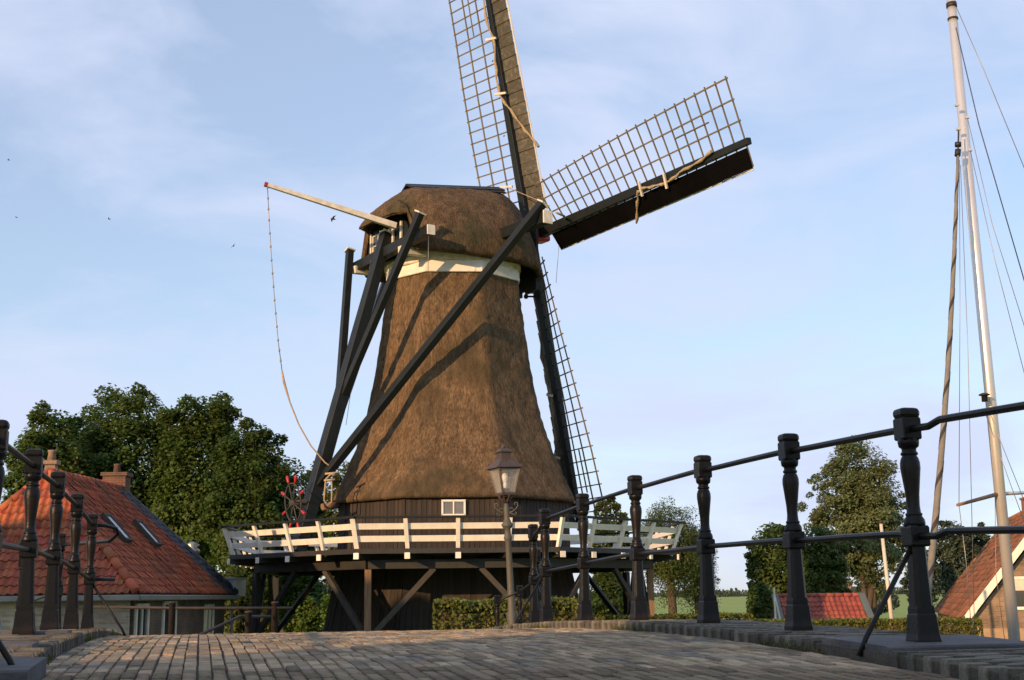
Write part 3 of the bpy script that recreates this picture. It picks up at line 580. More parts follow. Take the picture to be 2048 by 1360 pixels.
# brake lever, its chain and rope
lv = MB(); P0, P1 = CP(-2.78, .9, 11.9), CP(-6.92, 0, 12.80); lv.beam(P0, P1, .17, .20, ch=.15, w1=.11, h1=.12); lev = part('brake_lever', lv, m_offwhite, mill)
m = MB(); d = (P1 - P0).normalized(); m.beam(P1 + d * .002, P1 + d * .10, .12, .13, ch=.1); part('lever_tip', m, m_red, lev)
rp = tl(3.75) - LL * -.25
chain = [(535, 375), (538, 440), (543, 520), (549, 600), (556, 680), (564, 742)]
def dep(py): return lerp(P1.y, rp.y, max(0, min(1, (py - 372) / 570)))
m = MB(); pts = [at(px, py, dep(py)) for px, py in chain]; m.tube(pts, .014, 5)
for i in range(len(pts) - 1):
    for f in (0, .33, .66): q = lerp(pts[i], pts[i + 1], f); m.lathe(q, [(.008, -.05), (.03, -.02), (.03, .02), (.008, .05)], 6)
part('chain', m, m_wire, lev)
rope = [(564, 742), (568, 765), (580, 805), (598, 850), (622, 892), (650, 925), (672, 940)]
m = MB(); m.tube([at(px, py, dep(py)) for px, py in rope], [.03, .045, .026, .024, .024, .024, .024], 6)
q = at(668, 945, rp.y - .3)
for (a, b) in (((650, 948), (678, 945)), ((648, 961), (670, 959))): m.tube([at(*a, rp.y - .32), at(*b, rp.y - .32)], .035, 6)
m.tube([at(x, y, rp.y - .33) for x, y in ((676, 944), (660, 950), (652, 958), (650, 975), (648, 1000), (655, 1012), (663, 1004), (664, 980), (663, 962))], .026, 6); part('rope', m, m_rope, lev)
for a, b in (((742, 520), (728, 600)), ((728, 600), (692, 850)), ((857, 466), (856, 560))):
    m = MB(); m.tube([at(*a, 41.5 if a[0] < 800 else 39.2), at(*b, 41.3 if a[0] < 800 else 39.3)], .009, 5); part('control_wire', m, m_wire, mill)
# winch wheel on the tail
WC = at(586, 1006, tl(2.7).y - .3); ax = (D0 + LL * .05 + V((0, 0, .1))).normalized(); e1 = ax.cross(V((0, 0, 1))).normalized(); e2 = e1.cross(ax)
wm = MB(); pts = [WC + (e1 * math.cos(a) + e2 * math.sin(a)) * .60 for a in np.linspace(0, 2 * math.pi, 33)]; wm.tube(pts, .026, 7); wheel = part('winch_wheel', wm, m_graywood, mill)
for k in range(8):
    a = k * math.pi / 4 + .35; e = e1 * math.cos(a) + e2 * math.sin(a); m = MB(); m.tube([WC + e * .04, WC + e * .60], .022, 6); part('spoke', m, m_graywood, wheel)
    m = MB(); m.tube([WC + e * .64, WC + e * .70, WC + e * .86, WC + e * .90], [.026, .042, .05, .03], 8); part('handle', m, m_red, wheel)
m = MB(); m.tube([WC - ax * .1, WC + ax * 1.0], .09, 10); part('winch_drum', m, m_graywood, wheel)
m = MB(); a = ov(4.1, 2.9, -1); m.tube([a + V((.1, .1, .02)), a + V((-.35, -.25, -.05))], .12, 10); part('log_end', m, m_rawwood, mill)
# windshaft and sails
TAU = math.radians(9.5); PHI = math.radians(1.9)
DS = V((math.cos(CAL) * math.cos(TAU), math.sin(CAL) * math.cos(TAU), math.sin(TAU))); HS = V((math.sin(CAL), -math.cos(CAL), 0)); VS = V((-math.cos(CAL) * math.sin(TAU), -math.sin(CAL) * math.sin(TAU), math.cos(TAU)))
HUB = CP(3.42, 0, 12.76)
m = MB(); m.tube([HUB - DS * 3.2, HUB - DS * .4], .3, 12); m.beam(HUB - DS * .42, HUB + DS * .55, .58, .58, up=VS, ch=.2); shaft = part('windshaft', m, m_red, mill)
SL_ = 10.65
def sail(Rv, Tv, off, ropes, cleats, seed, mboard):
    rs = random.Random(seed); O = HUB + DS * off
    beta = lambda r: math.radians(interp(r, [1, 4, 8, 10.5], [27, 21, 12, 9]))
    def P(r, tt, dd=0): b = beta(r); return O + Rv * r + (Tv * math.cos(b) - DS * math.sin(b)) * tt + (DS * math.cos(b) + Tv * math.sin(b)) * dd
    m = MB(); m.beam(O, O + Rv * SL_, .34, .32, up=DS, ch=.08, w1=.20, h1=.17); st = part('sail', m, m_green, mill)
    NB = 22; r0, r1 = 1.3, 10.5; wd = lambda r: interp(r, [1.3, 6, 10.2], [1.62, 1.85, 1.98])
    for i in range(NB):
        r = r0 + (r1 - r0) * i / (NB - 1); n = P(r, 0, 1) - P(r, 0)
        stick('sail_bar', P(r, -.76, 0), P(r, wd(r) + .09, 0), .040, .036, m_sailwood, st, up=n)
    for f in (1 / 3, 2 / 3, 1):
        m = MB(); rr = np.linspace(1.15, 10.6, 12)
        for i in range(11): a, b = rr[i], rr[i + 1]; m.beam(P(a, wd(a) * f, -.04), P(b, wd(b) * f, -.04), .05, .035, up=P(a, 0, 1) - P(a, 0), ch=.05)
        part('sail_lath', m, m_sailwood, st)
    m = MB(); m.beam(P(7.9, wd(8) * .52, -.04), P(9.4, wd(9) * .52, -.04), .045, .035, ch=.05); part('sail_lath', m, m_sailwood, st)
    for i in range(-1, NB - 1):
        a, b = r0 + (r1 - r0) * i / (NB - 1), r0 + (r1 - r0) * (i + 1) / (NB - 1); tl0, tl1 = -.17, -.80; k = rs.uniform(-.012, .012)
        c = [P(a - .03, tl0, -.075 + k), P(b + .01, tl0, -.04 + k), P(b + .01, tl1, -.04 + k), P(a - .03, tl1, -.075 + k)]; n = (c[1] - c[0]).cross(c[3] - c[0]).normalized() * .012
        m = MB(); m.add([p - n for p in c] + [p + n for p in c], [(0, 3, 2, 1), (4, 5, 6, 7), (0, 1, 5, 4), (1, 2, 6, 5), (2, 3, 7, 6), (3, 0, 4, 7)]); part('wind_board', m, mboard, st)
    m = MB(); m.beam(P(.75, -.83, .0), P(10.5, -.83, .0), .05, .05, up=Tv, ch=.05); part('edge_strip', m, m_white, st)
    if ropes:
        m = MB(); pts = [P(r, t_, d_) for r, t_, d_ in ropes]; fine = []
        for i in range(len(pts) - 1):
            for f in np.linspace(0, 1, 5)[:-1]: fine.append(lerp(pts[i], pts[i + 1], f) + V((rs.gauss(0, .012), rs.gauss(0, .012), rs.gauss(0, .012))))
        fine.append(pts[-1]); m.tube(fine, [.045 + .02 * math.sin(i * 1.9) for i in range(len(fine))], 7); part('rolled_sail', m, m_canvas, st)
    for r, t_, d_ in cleats:
        m = MB(); m.beam(P(r - .05, t_ - .24, d_), P(r + .05, t_ + .24, d_), .08, .07, up=DS, ch=.2); part('cleat', m, m_offwhite, st)
    return st, P
cs, sn = math.cos(PHI), math.sin(PHI)
Rr, Ru = HS * cs + VS * sn, VS * cs - HS * sn
sail(Rr, Ru, .22, [(9.25, .16, -.16), (8.8, .02, -.18), (8.0, -.02, -.2), (7.2, -.16, -.2), (6.6, -.12, -.2), (6.1, .0, -.2), (5.75, -.05, -.2), (5.4, -.45, -.12), (4.95, -.98, -.06)], [(7.1, -.1, -.23), (5.95, .0, -.23)], 1, m_blackboard)
sail(Ru, -Rr, -.12, [(10.2, .10, -.16), (8.2, .12, -.2), (7.2, -.05, -.2), (5.9, .12, -.2), (5.2, .1, -.2), (4.6, -.2, -.15), (3.7, -.6, -.1), (3.0, -1.0, -.06)], [(7.4, .05, -.22), (5.3, .05, -.24), (1.9, .5, -.2)], 2, m_windboard)
sail(-Ru, Rr, -.12, [(3.4, -.15, -.16), (4.4, -.5, -.16), (5.3, -.3, -.2), (5.9, -.15, -.2), (7.0, -.3, -.2), (7.9, -.6, -.16), (8.9, -.4, -.12), (9.7, .1, -.1)], [(2.0, -.5, -.2), (5.8, -.2, -.22), (8.0, -.5, -.22)], 3, m_windboard)
m = MB(); a = at(1082, 593, HUB.y + .3); b = at(1052, 593, HUB.y + .2); m.tube([a, b], .035, 7); m.tube([b + V((0, -.05, 0)), b + V((0, .05, 0))], .085, 10); part('pulley_arm', m, m_black, mill)
sail(-Rr, -Ru, .22, None, [], 4, m_blackboard)
m = MB(); c = HUB - DS * .3
m.tube([at(1015, 375, HUB.y - .4), at(1075, 400, HUB.y - 1.2), at(1100, 412, HUB.y - 2.6)], .014, 5); m.tube([at(1112, 425, HUB.y - 2.5), at(1128, 432, HUB.y - 2), at(1132, 440, HUB.y - 1.2), at(1110, 455, HUB.y - .8)], .04, 6); part('rope', m, m_rope, shaft)
m = MB(); m.tube([at(1118, 490, 43.6), at(1112, 566, 43.9)], .008, 5); part('control_wire', m, m_wire, mill)

# lantern hanging under the platform
lc = at(655, 1168, 38.2); t = thing('hanging_lantern', lc, 'small dark lantern hanging below the mill platform by the bushes', 'lantern')
m = MB(); m.lathe(lc, [(.06, -.28), (.07, -.26)], 6, smooth=False); m.lathe(lc, [(.19, .06), (.19, .08), (.05, .17), (.05, .21), (.02, .26)], 6, smooth=False); m.tube([lc + V((0, 0, .25)), lc + V((0, 0, 1.0))], .015, 6)
for k in range(6): a = k * math.pi / 3; e = V((math.cos(a), math.sin(a), 0)); m.tube([lc + e * .07 + V((0, 0, -.26)), lc + e * .16 + V((0, 0, .06))], .012, 5)
part('lantern_frame', m, m_black, t); m = MB(); m.lathe(lc, [(.06, -.26), (.15, .06)], 6, smooth=False); part('lantern_glass', m, m_glass, t)

# ---------------------------------------------------------------- roofs
def tile_mesh(mat, key):
    if key in bpy.data.meshes: return bpy.data.meshes[key]
    m = MB(); n = 6; xs = [i / n for i in range(n + 1)]; zf = lambda x: .085 * math.sin(2 * math.pi * x + .6) * (1 if x < .55 else .8)
    top = [V((x - .5, .5, zf(x))) for x in xs]; bot = [V((x - .5, -.56, zf(x) + .10)) for x in xs]; lip = [V((x - .5, -.56, zf(x) - .02)) for x in xs]
    vs = top + bot + lip; k = n + 1; m.add(vs, [(i, k + i, k + i + 1, i + 1) for i in range(n)] + [(k + i, 2 * k + i, 2 * k + i + 1, k + i + 1) for i in range(n)])
    return m.mesh(key, mat)
def tiled(parent, mat, O, e, gv, poly, tw, tlh, limit, seed):
    "pantiles on the plane O + a*e + b*g inside the polygon poly (a,b in metres)"
    e, gv = V(e).normalized(), V(gv).normalized(); n = e.cross(gv).normalized(); rs = random.Random(seed)
    if n.z < 0: n = -n
    me = tile_mesh(mat, 'tile_' + mat.name); base = [v.co.copy() for v in me.vertices]; pf = [tuple(p.vertices) for p in me.polygons]
    def inside(a, b):
        c = False
        for i in range(len(poly)):
            (x0, y0), (x1, y1) = poly[i], poly[i - 1]
            if (y0 > b) != (y1 > b) and a < (x1 - x0) * (b - y0) / (y1 - y0) + x0: c = not c
        return c
    A = [p[0] for p in poly]; B = [p[1] for p in poly]; out = []
    for j in range(int(max(B) / tlh) + 1):
        for i in range(int((max(A) - min(A)) / tw) + 1):
            a, b = min(A) + (i + .5) * tw, (j + .5) * tlh
            if not inside(a, b): continue
            c = V(O) + e * (a + rs.gauss(0, .004)) + gv * (b + rs.gauss(0, .006)) + n * (.05 + rs.gauss(0, .005)); tx = (e + n * rs.gauss(0, .02)).normalized()
            out.append((c, frame(c, tx * tw * 1.03, gv * tlh * 1.1, n * .36)))
    out.sort(key=lambda t: (t[0] - camo.location).length)
    for c, mw in out[:limit]: link('tile', me, parent, mw)
    if len(out) > limit:
        m = MB()
        for c, mw in out[limit:]: m.add([mw @ v for v in base], pf, True)
        part('roof_tiling', m, mat, parent, kind='stuff')
def ridge(parent, a, b, mat, r=.11): 
    a, b = V(a), V(b); L = (b - a).length; n = max(2, int(L / .36)); m = MB()
    for i in range(n): p, q = lerp(a, b, i / n), lerp(a, b, (i + 1.06) / n); m.tube([p, q], [r, r * .86], 8)
    part('ridge_tile', m, mat, parent)
def chimney(parent, c, w, h, mat, pots=1):
    m = MB(); c = V(c); m.box(c + V((0, 0, h / 2 - .3)), (w / 2, 0, 0), (0, w * .4, 0), (0, 0, h / 2 + .3)); m.box(c + V((0, 0, h + .04)), (w / 2 + .05, 0, 0), (0, w * .4 + .05, 0), (0, 0, .05))
    for k in range(pots): m.lathe(c + V(((k - (pots - 1) / 2) * .3, 0, h + .08)), [(.12, 0), (.09, .22), (.11, .24), (.11, .27)], 10)
    return part('chimney', m, mat, parent)
# orange-roofed house, beyond the left railing
hx0, hx1, hy0, hy1, ez, rz = -14.1, -8.6, 30.0, 40.8, CZ + .17, CZ + 3.14
ra, rb2 = V(((hx0 + hx1) / 2, 31.8, rz - .06)), V(((hx0 + hx1) / 2, 37.6, rz))
hs = thing('tiled_house', (hx1, hy0, 0), 'house with orange pantiled hip roof, two skylights and grey gutter', 'house')
m = MB(); m.box(((hx0 + hx1) / 2, hy0 + .43, ez / 2 - .1), ((hx1 - hx0) / 2 - .28, 0, 0), (0, .15, 0), (0, 0, ez / 2 + .1)); part('wall', m, m_brickwhite, hs, label='pale limewashed brick wall')
m = MB(); m.box((hx1 - .40, (hy0 + hy1) / 2 + .3, ez / 2 - .1), (.12, 0, 0), (0, (hy1 - hy0) / 2 - .58, 0), (0, 0, ez / 2 + .1)); m.box((hx0 + .40, (hy0 + hy1) / 2 + .3, ez / 2 - .1), (.12, 0, 0), (0, (hy1 - hy0) / 2 - .58, 0), (0, 0, ez / 2 + .1)); m.box(((hx0 + hx1) / 2, hy1 - .4, ez / 2 - .1), ((hx1 - hx0) / 2 - .5, 0, 0), (0, .12, 0), (0, 0, ez / 2 + .1)); wl = part('wall', m, m_brickdark, hs, label='brown brick side wall')
def sidewin(y0, y1, z0, z1, name):
    f = MB(); x = hx1 - .26
    for y in (y0, y1): f.beam((x, y, z0), (x, y, z1), .09, .07, up=(1, 0, 0))
    for z in (z0, z1): f.beam((x, y0, z), (x, y1, z), .08, .09)
    if name == 'window': f.beam((x, (y0 + y1) / 2, z0), (x, (y0 + y1) / 2, z1), .05, .05, up=(1, 0, 0))
    w = part(name, f, m_offwhite, hs); p = MB(); p.box((x - .012, (y0 + y1) / 2, (z0 + z1) / 2), (.006, 0, 0), (0, (y1 - y0) / 2, 0), (0, 0, (z1 - z0) / 2)); part('pane', p, m_pane, w)
sidewin(31.0, 32.0, .9, 2.3, 'window'); sidewin(33.4, 34.6, .1, 2.35, 'door'); sidewin(37.9, 38.9, .9, 2.25, 'window')
m = MB(); C4 = [V((hx0, hy0, ez)), V((hx1, hy0, ez)), V((hx1, hy1, ez)), V((hx0, hy1, ez))]
m.add(C4 + [ra, rb2], [(0, 1, 4), (1, 2, 5, 4), (2, 3, 5), (3, 0, 4, 5), (0, 3, 2, 1)]); rf = part('roof', m, m_under, hs)
sl = math.hypot((hx1 - hx0) / 2, rz - ez); fl = math.hypot(1.8, rz - ez); wd2 = hx1 - hx0
tiled(rf, m_tile, C4[0], (1, 0, 0), ra - V((ra.x, hy0, ez)), [(0, 0), (wd2, 0), (wd2 / 2, fl)], .185, .225, 140, 1)
gR = V((ra.x - hx1, 0, rz - ez)); hl = hy1 - hy0
tiled(rf, m_tile, C4[1], (0, 1, 0), gR, [(0, 0), (hl - 1.5, 0), (36.9 - hy0, sl), (31.8 - hy0, sl)], .185, .225, 160, 2)
tiled(rf, m_slate, C4[1], (0, 1, 0), gR, [(hl - 1.5, 0), (hl, 0), (37.6 - hy0, sl), (36.9 - hy0, sl)], .185, .225, 60, 3)
for a, b in ((C4[0], ra), (C4[1], ra), (ra, rb2)): ridge(rf, V(a) + V((0, 0, .06)), V(b) + V((0, 0, .06)), m_tile)
ridge(rf, C4[2] + V((0, 0, .05)), rb2 + V((0, 0, .05)), m_slate)
chimney(rf, (ra.x - .25, 32.6, rz - .1), .26, .36, m_brickbuff); chimney(rf, (rb2.x - .15, 37.7, rz - .5), .66, .92, m_brickbrown)
for y in (32.6, 35.35):
    u = gR.normalized(); e = V((0, 1, 0)); n = e.cross(u); n = n if n.z > 0 else -n; c = C4[1] + e * (y - hy0) + u * sl * .51 + n * .16; f = MB()
    f.beam(c - e * .27 - u * .42, c - e * .27 + u * .42, .07, .12, up=n); f.beam(c + e * .27 - u * .42, c + e * .27 + u * .42, .07, .12, up=n); f.beam(c - e * .30 - u * .42, c + e * .30 - u * .42, .07, .12, up=n); f.beam(c - e * .30 + u * .42, c + e * .30 + u * .42, .07, .12, up=n)
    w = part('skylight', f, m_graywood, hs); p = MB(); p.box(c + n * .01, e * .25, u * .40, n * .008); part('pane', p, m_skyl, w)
m = MB()
for a, b in ((C4[0], C4[1]), (C4[1], C4[2])): m.beam(V(a) + V((0, 0, -.09)) + (V((0, -.05, 0)) if a is C4[0] else V((.05, 0, 0))), V(b) + V((0, 0, -.09)) + (V((0.1, -.05, 0)) if a is C4[0] else V((.05, .1, 0))), .14, .13, ch=.3)
m.tube([(hx1 - .05, hy1 - .3, ez - .1), (hx1 - .05, hy1 - .3, 0)], .04, 8); part('gutter', m, m_gutter, hs)
a = at(457, 1176, 41.5); m = MB(); m.box(a, (.36, 0, 0), (0, .9, 0), (0, 0, .26)); m.box(a + V((0, 0, .29)), (.42, 0, 0), (0, 1.0, 0), (0, 0, .03)); part('dormer', m, m_zinc, rf)
a = at(384, 1112, 43); t = thing('metal_flue', (a.x, a.y, 0), 'white flue with metal cowl rising behind the slate edge of the orange roof', 'chimney')
m = MB(); m.tube([(a.x, a.y, 0), (a.x, a.y, a.z + .1)], .17, 12); part('pipe', m, m_offwhite, t); m = MB(); m.lathe(a, [(.25, .1), (.25, .2), (.12, .28), (.24, .36), (.05, .46)], 12); part('cowl', m, m_zinc, t)
# red lean-to at the picture's edge beside the railing
a = at(-8, 1230, 24); t = thing('red_lean_to', (a.x, a.y, 0), 'small red tiled lean-to with grey verge behind the railing by the limewashed wall', 'shed')
m = MB(); m.box((a.x - .9, a.y + .6, .9), (1.0, 0, 0), (0, .5, 0), (0, 0, .95)); part('wall', m, m_brickdark, t)
o0 = V((a.x - 1.9, a.y - .1, 1.75)); gv = V((0, .9, .75)); m = MB(); m.add([o0, o0 + V((2.05, 0, 0)), o0 + V((2.05, 0, 0)) + gv * .9 - V((.55, 0, 0)), o0 + gv * .9], [(0, 1, 2, 3)]); r_ = part('roof', m, m_under, t)
tiled(r_, m_redtile, o0, (1, 0, 0), gv, [(0, 0), (2.0, 0), (1.45, 1.05), (0, 1.05)], .22, .3, 60, 8); m = MB(); m.beam(o0 + V((2.05, 0, .06)), o0 + V((1.5, 0, .06)) + gv * .92, .1, .09); part('verge', m, m_verge, t)

# red-roofed shed, right
t = thing('red_shed', at(1645, 1290, 57), 'low shed with red pantiled roof and grey green verges behind the clipped hedge', 'shed'); t.location.z = 0; ORG[t] = V(t.location)
A, B = at(1566, 1262, 56), at(1750, 1258, 56); Cc, Dd = at(1722, 1191, 57.6), at(1549, 1196, 57.6); A.z = B.z = (A.z + B.z) / 2; Cc.z = Dd.z = (Cc.z + Dd.z) / 2; Cc.x -= .0
m = MB(); back = V((0, 3.2, A.z - Cc.z)); m.add([A, B, Cc, Dd, Cc + V((0, 1.6, A.z - Cc.z)), Dd + V((0, 1.6, A.z - Cc.z))], [(0, 1, 2, 3), (3, 2, 4, 5), (1, 4, 2), (0, 3, 5)]); r_ = part('roof', m, m_under, t)
e = (B - A).normalized(); gv = Dd - A; gv = gv - e * gv.dot(e); W_ = (B - A).length; sh = (Dd - A).dot(e); gl = gv.length
tiled(r_, m_redtile, A, e, gv, [(0, 0), (W_, 0), ((Cc - A).dot(e), gl), (sh, gl)], .225, .29, 150, 4); ridge(r_, Dd + V((0, 0, .06)), Cc + V((0, 0, .06)), m_redtile, .1)
for a, b in ((A, Dd), (B, Cc)): m = MB(); m.beam(a + V((0, -.06, .06)), b + V((0, -.06, .1)), .28, .12, up=(0, -.5, 1)); part('verge', m, m_verge, t)
m = MB(); m.box(((A.x + B.x) / 2, 57.7, A.z / 2), (W_ / 2 - .3, 0, 0), (0, 1.3, 0), (0, 0, A.z / 2)); part('wall', m, m_brickdark, t)
m = MB(); p = at(1548, 1175, 55.8); m.beam((p.x, p.y, 0), p, .07, .07); m.beam(at(1549, 1190, 55.8), at(1566, 1262, 55.8), .09, .06); part('gable_board', m, m_offwhite, t)

# brown-roofed farmhouse, right
ed = V((.257, .966, 0)); gd = V((.966, -.257, 0)); E0 = at(1931, 1241, 52); t = thing('brick_farmhouse', (E0.x, E0.y, 0), 'brick house with steep weathered brown tiled roof and white bargeboards', 'house')
hw_, rise, LN = 3.9, 4.75, 24.0; E1 = E0 + gd * hw_ * 2; AP = E0 + gd * hw_ + V((0, 0, rise)); F0, F1 = E0 + ed * LN, E1 + ed * LN; AF = AP + ed * (LN - 4)
m = MB(); m.add([E0, E1, AP, F0, F1, AF], [(0, 2, 5, 3), (2, 1, 4, 5), (3, 5, 4)]); rf2 = part('roof', m, m_under, t)
gv = gd * hw_ + V((0, 0, rise)); gl = gv.length
tiled(rf2, m_oldtile, E0, ed, gv, [(0, 0), (LN, 0), (LN - 4, gl), (0, gl)], .25, .33, 300, 5); ridge(rf2, AP + V((0, 0, .07)), AF + V((0, 0, .07)), m_oldtile, .13); ridge(rf2, F0 + V((0, 0, .07)), AF + V((0, 0, .07)), m_oldtile, .13)
chimney(rf2, AP + ed * 9 - V((0, 0, .3)), .8, .75, m_brickred)
I0, I1, IA = E0 + ed * .35 + gd * .25, E1 + ed * .35 - gd * .25, AP + ed * .35 - V((0, 0, .35))
g0, g1 = V((I0.x, I0.y, -.05)), V((I1.x, I1.y, -.05)); th = ed * .25
m = MB(); front = [g0, g1, I1, IA, I0]; m.add(front + [p + th for p in front], [(0, 1, 2, 3, 4), (9, 8, 7, 6, 5)] + [(i, (i + 1) % 5, 5 + (i + 1) % 5, 5 + i) for i in range(5)]); wl2 = part('wall', m, m_brickbuff, t)
m = MB(); m.box((g0 + I0) / 2 + ed * LN / 2, ed * (LN / 2 - .4), gd * .12, V((0, 0, (I0.z) / 2))); part('wall', m, m_brickbuff, t)
m = MB(); m.box((g0 + g1) / 2 - ed * .06 + V((0, 0, .5)), gd * hw_ * .93, ed * .05, V((0, 0, .5))); part('plinth', m, M('tan_render', (.36, .25, .16), (.28, .19, .12), sc=3, rough=.9), t)
for a in (E0, E1): m = MB(); d = (AP - a).normalized(); m.beam(a - ed * .04 - d * .15 + V((0, 0, .02)), AP - ed * .04 + V((0, 0, .02)), .08, .26, up=d.cross(ed), ch=.05); part('bargeboard', m, m_white, t)
wc = at(2052, 1186, 52.6); wc = I0 + gd * (wc - I0).dot(gd) + V((0, 0, wc.z - I0.z)) - ed * .03; f = MB(); w, h = .58, .58
for sx in (-1, 1): f.beam(wc + gd * sx * w - V((0, 0, h)), wc + gd * sx * w + V((0, 0, h)), .12, .09, up=ed)
for sz in (-1, 1): f.beam(wc - gd * (w + .06) + V((0, 0, sz * h)), wc + gd * (w + .06) + V((0, 0, sz * h)), .09, .12)
f.beam(wc - V((0, 0, h)), wc + V((0, 0, h)), .06, .07, up=ed); wi = part('window', f, m_white, t); p = MB(); p.box(wc + ed * .01, gd * w, ed * .006, V((0, 0, h))); part('pane', p, m_pane, wi)
p = MB(); p.box(wc - ed * .012 - gd * .26 + V((0, 0, .32)), gd * .26, ed * .004, V((0, 0, .22))); part('blind', p, m_pole, wi)
# far cottage between the trees
a = at(1679, 1186, 150); t = thing('far_cottage', (a.x, a.y, 0), 'tiny tan roofed cottage far off between the willow and the red shed', 'house')
m = MB(); m.box((a.x, a.y, 1.1), (1.6, 0, 0), (0, 2, 0), (0, 0, 1.1)); part('wall', m, m_brickbuff, t)
m = MB(); z = a.z - .25; m.add([V((a.x - 1.9, a.y - 2.2, z)), V((a.x + 1.9, a.y - 2.2, z)), V((a.x + 1.2, a.y, z + 1.3)), V((a.x - 1.2, a.y, z + 1.3)), V((a.x + 1.9, a.y + 2.2, z)), V((a.x - 1.9, a.y + 2.2, z))], [(0, 1, 2, 3), (3, 2, 4, 5), (1, 4, 2), (0, 3, 5), (0, 5, 4, 1)]); part('roof', m, M('tan_roof', (.42, .25, .14), sc=2), t)
# unseen houses, added and sized to shade the near bridge and the orange-roofed house
def shade_house(label, q, dist, w, h):
    sd = V((-math.sin(SUN_AZ), -math.cos(SUN_AZ), 0)); sp = V((-sd.y, sd.x, 0)); sp = -sp if sp.x < 0 else sp
    c = V(q) + sd * dist; c.z = 0; dp = 7.0; t = thing('shade_house', c, label, 'house')
    m = MB(); m.box(c + sp * w / 2 + sd * dp / 2 + V((0, 0, h / 2)), sp * w / 2, sd * dp / 2, V((0, 0, h / 2))); part('wall', m, m_brickred, t)
    m = MB(); a, b = c + V((0, 0, h)), c + sp * w + V((0, 0, h)); m.add([a, b, b + sd * dp, a + sd * dp, a + sp * w / 2 + V((0, 0, 2.6)), a + sp * w / 2 + sd * dp + V((0, 0, 2.6))], [(0, 1, 4), (1, 2, 5, 4), (2, 3, 5), (3, 0, 4, 5), (0, 3, 2, 1)]); part('roof', m, m_oldtile, t)
shade_house('unseen brick house behind the viewer added to shade the near part of the bridge', (-2.0, 5.8, 0), 24, 5.2, CZ + 1.0 + 24 * math.tan(SUN_EL))
shade_house('unseen brick house out of frame added to shade the orange roofed house', (-15.5, 30, 0), 22, 8.6, CZ + 1.2 + 22 * math.tan(SUN_EL))

# ---------------------------------------------------------------- sailing boat beyond the right railing
YM = 12.6; m0 = at(2031, 1300, YM); m1 = at(1902, 0, YM + .15); md = (m1 - m0).normalized()
boat = thing('sailing_boat', (m0.x, m0.y, -.9), 'sailing boat with bare silver mast and furled striped headsail', 'boat')
hl_ = []
for f in np.linspace(0, 1, 11):
    bw = 1.15 * math.sin(math.pi * min(1, f * .62 + .36)) * (1 if f < .85 else (1 - f) / .15 * .9 + .1); xx = -3.6 + 7.6 * (1 - f); c = V((m0.x, m0.y, 0)) + NA * (xx - 1.2)
    c = V((m0.x, m0.y, 0)) + NA * (3.6 - 6.2 * f)
    hl_.append([c + UA * bw * a + V((0, 0, z)) for a, z in ((1, .0), (.95, -.5), (.6, -1.0), (-.6, -1.0), (-.95, -.5), (-1, .0), (-.8, .03), (.8, .03))])
m = MB(); m.loft(hl_, smooth=False); part('hull', m, m_hull, boat)
m = MB(); c = V((m0.x, m0.y, .2)) + NA * 1.4; m.loft([[c + NA * a * l + UA * b * w + V((0, 0, z)) for a, b in ((-1, -1), (1, -1), (1, 1), (-1, 1))] for l, w, z in ((1.3, .7, -.2), (1.25, .65, .15), (1.1, .55, .2))]); part('cabin', m, m_teak, boat)
m = MB(); mb = m0 - md * (m0.z - .02) / md.z; mtop = m1 + md * 1.6; m.tube([mb, lerp(mb, mtop, .5), mtop], [.054, .052, .044], 16); mast = part('mast', m, m_alu, boat)
for f, l in ((.987, .05), (.966, .02)): m = MB(); q = lerp(m0, m1, f); m.tube([q, q + md * l], .055, 12); part('mast_band', m, m_black, mast)
for px, py in ((1914, 210), (1934, 235), (1917, 258), (1940, 300)): m = MB(); m.box(at(px, py, YM - .03), (.02, 0, 0), (0, .02, 0), (0, 0, .012)); part('fitting', m, m_alu, mast)
c = at(1969, 795, YM - .08); m = MB(); m.lathe(c, [(.03, -.04), (.03, .02), (.055, .022), (.055, .03), (.02, .045)], 10); part('deck_light', m, m_black, mast)
for a, b in (((1915, 1010), (1992, 989)), ((1996, 988), (2075, 984))): m = MB(); m.tube([at(*b, YM) if a[0] < 1990 else at(*a, YM), (at(*a, YM - .5) if a[0] < 1990 else at(*b, YM + .4))], [.02, .015], 8); part('spreader', m, m_alu if a[0] > 1990 else m_teak, mast)
jt, jb = at(1916, 312, YM - .1), at(1846, 1215, YM - 1.3); jb = jb + (jb - jt).normalized() * .9
m = MB(); N_ = 24; jp = [lerp(jt, jb, i / N_) + V((math.sin(math.pi * i / N_) * .06, 0, 0)) for i in range(N_ + 1)]; jr = [interp(i / N_, [0, .1, .5, .75, 1], [.013, .018, .025, .030, .024]) for i in range(N_ + 1)]; m.tube(jp, jr, 12); jib = part('furled_sail', m, m_jib, boat)
m = MB(); ax_ = (jb - jt).normalized(); x_ = ax_.orthogonal().normalized(); y_ = ax_.cross(x_); ra_, rb_ = [], []
NN = 400
for i in range(NN + 1):
    f = i / NN; k = f * N_; i0 = min(int(k), N_ - 1); p = lerp(jp[i0], jp[i0 + 1], k - i0); r = interp(f, [j / N_ for j in range(N_ + 1)], jr) + .0025; a = f * 2 * math.pi * 12.5
    for lst, w in ((ra_, 0), (rb_, 1.9)): lst.append(p + (x_ * math.cos(a + w) + y_ * math.sin(a + w)) * r)
rings = []
for i in range(NN + 1):
    f = i / NN; k = f * N_; i0 = min(int(k), N_ - 1); p = lerp(jp[i0], jp[i0 + 1], k - i0); r = interp(f, [j / N_ for j in range(N_ + 1)], jr) + .0025; a = f * 2 * math.pi * 12.5
    rings.append([p + (x_ * math.cos(a + w) + y_ * math.sin(a + w)) * r for w in np.linspace(0, 1.15, 5)])
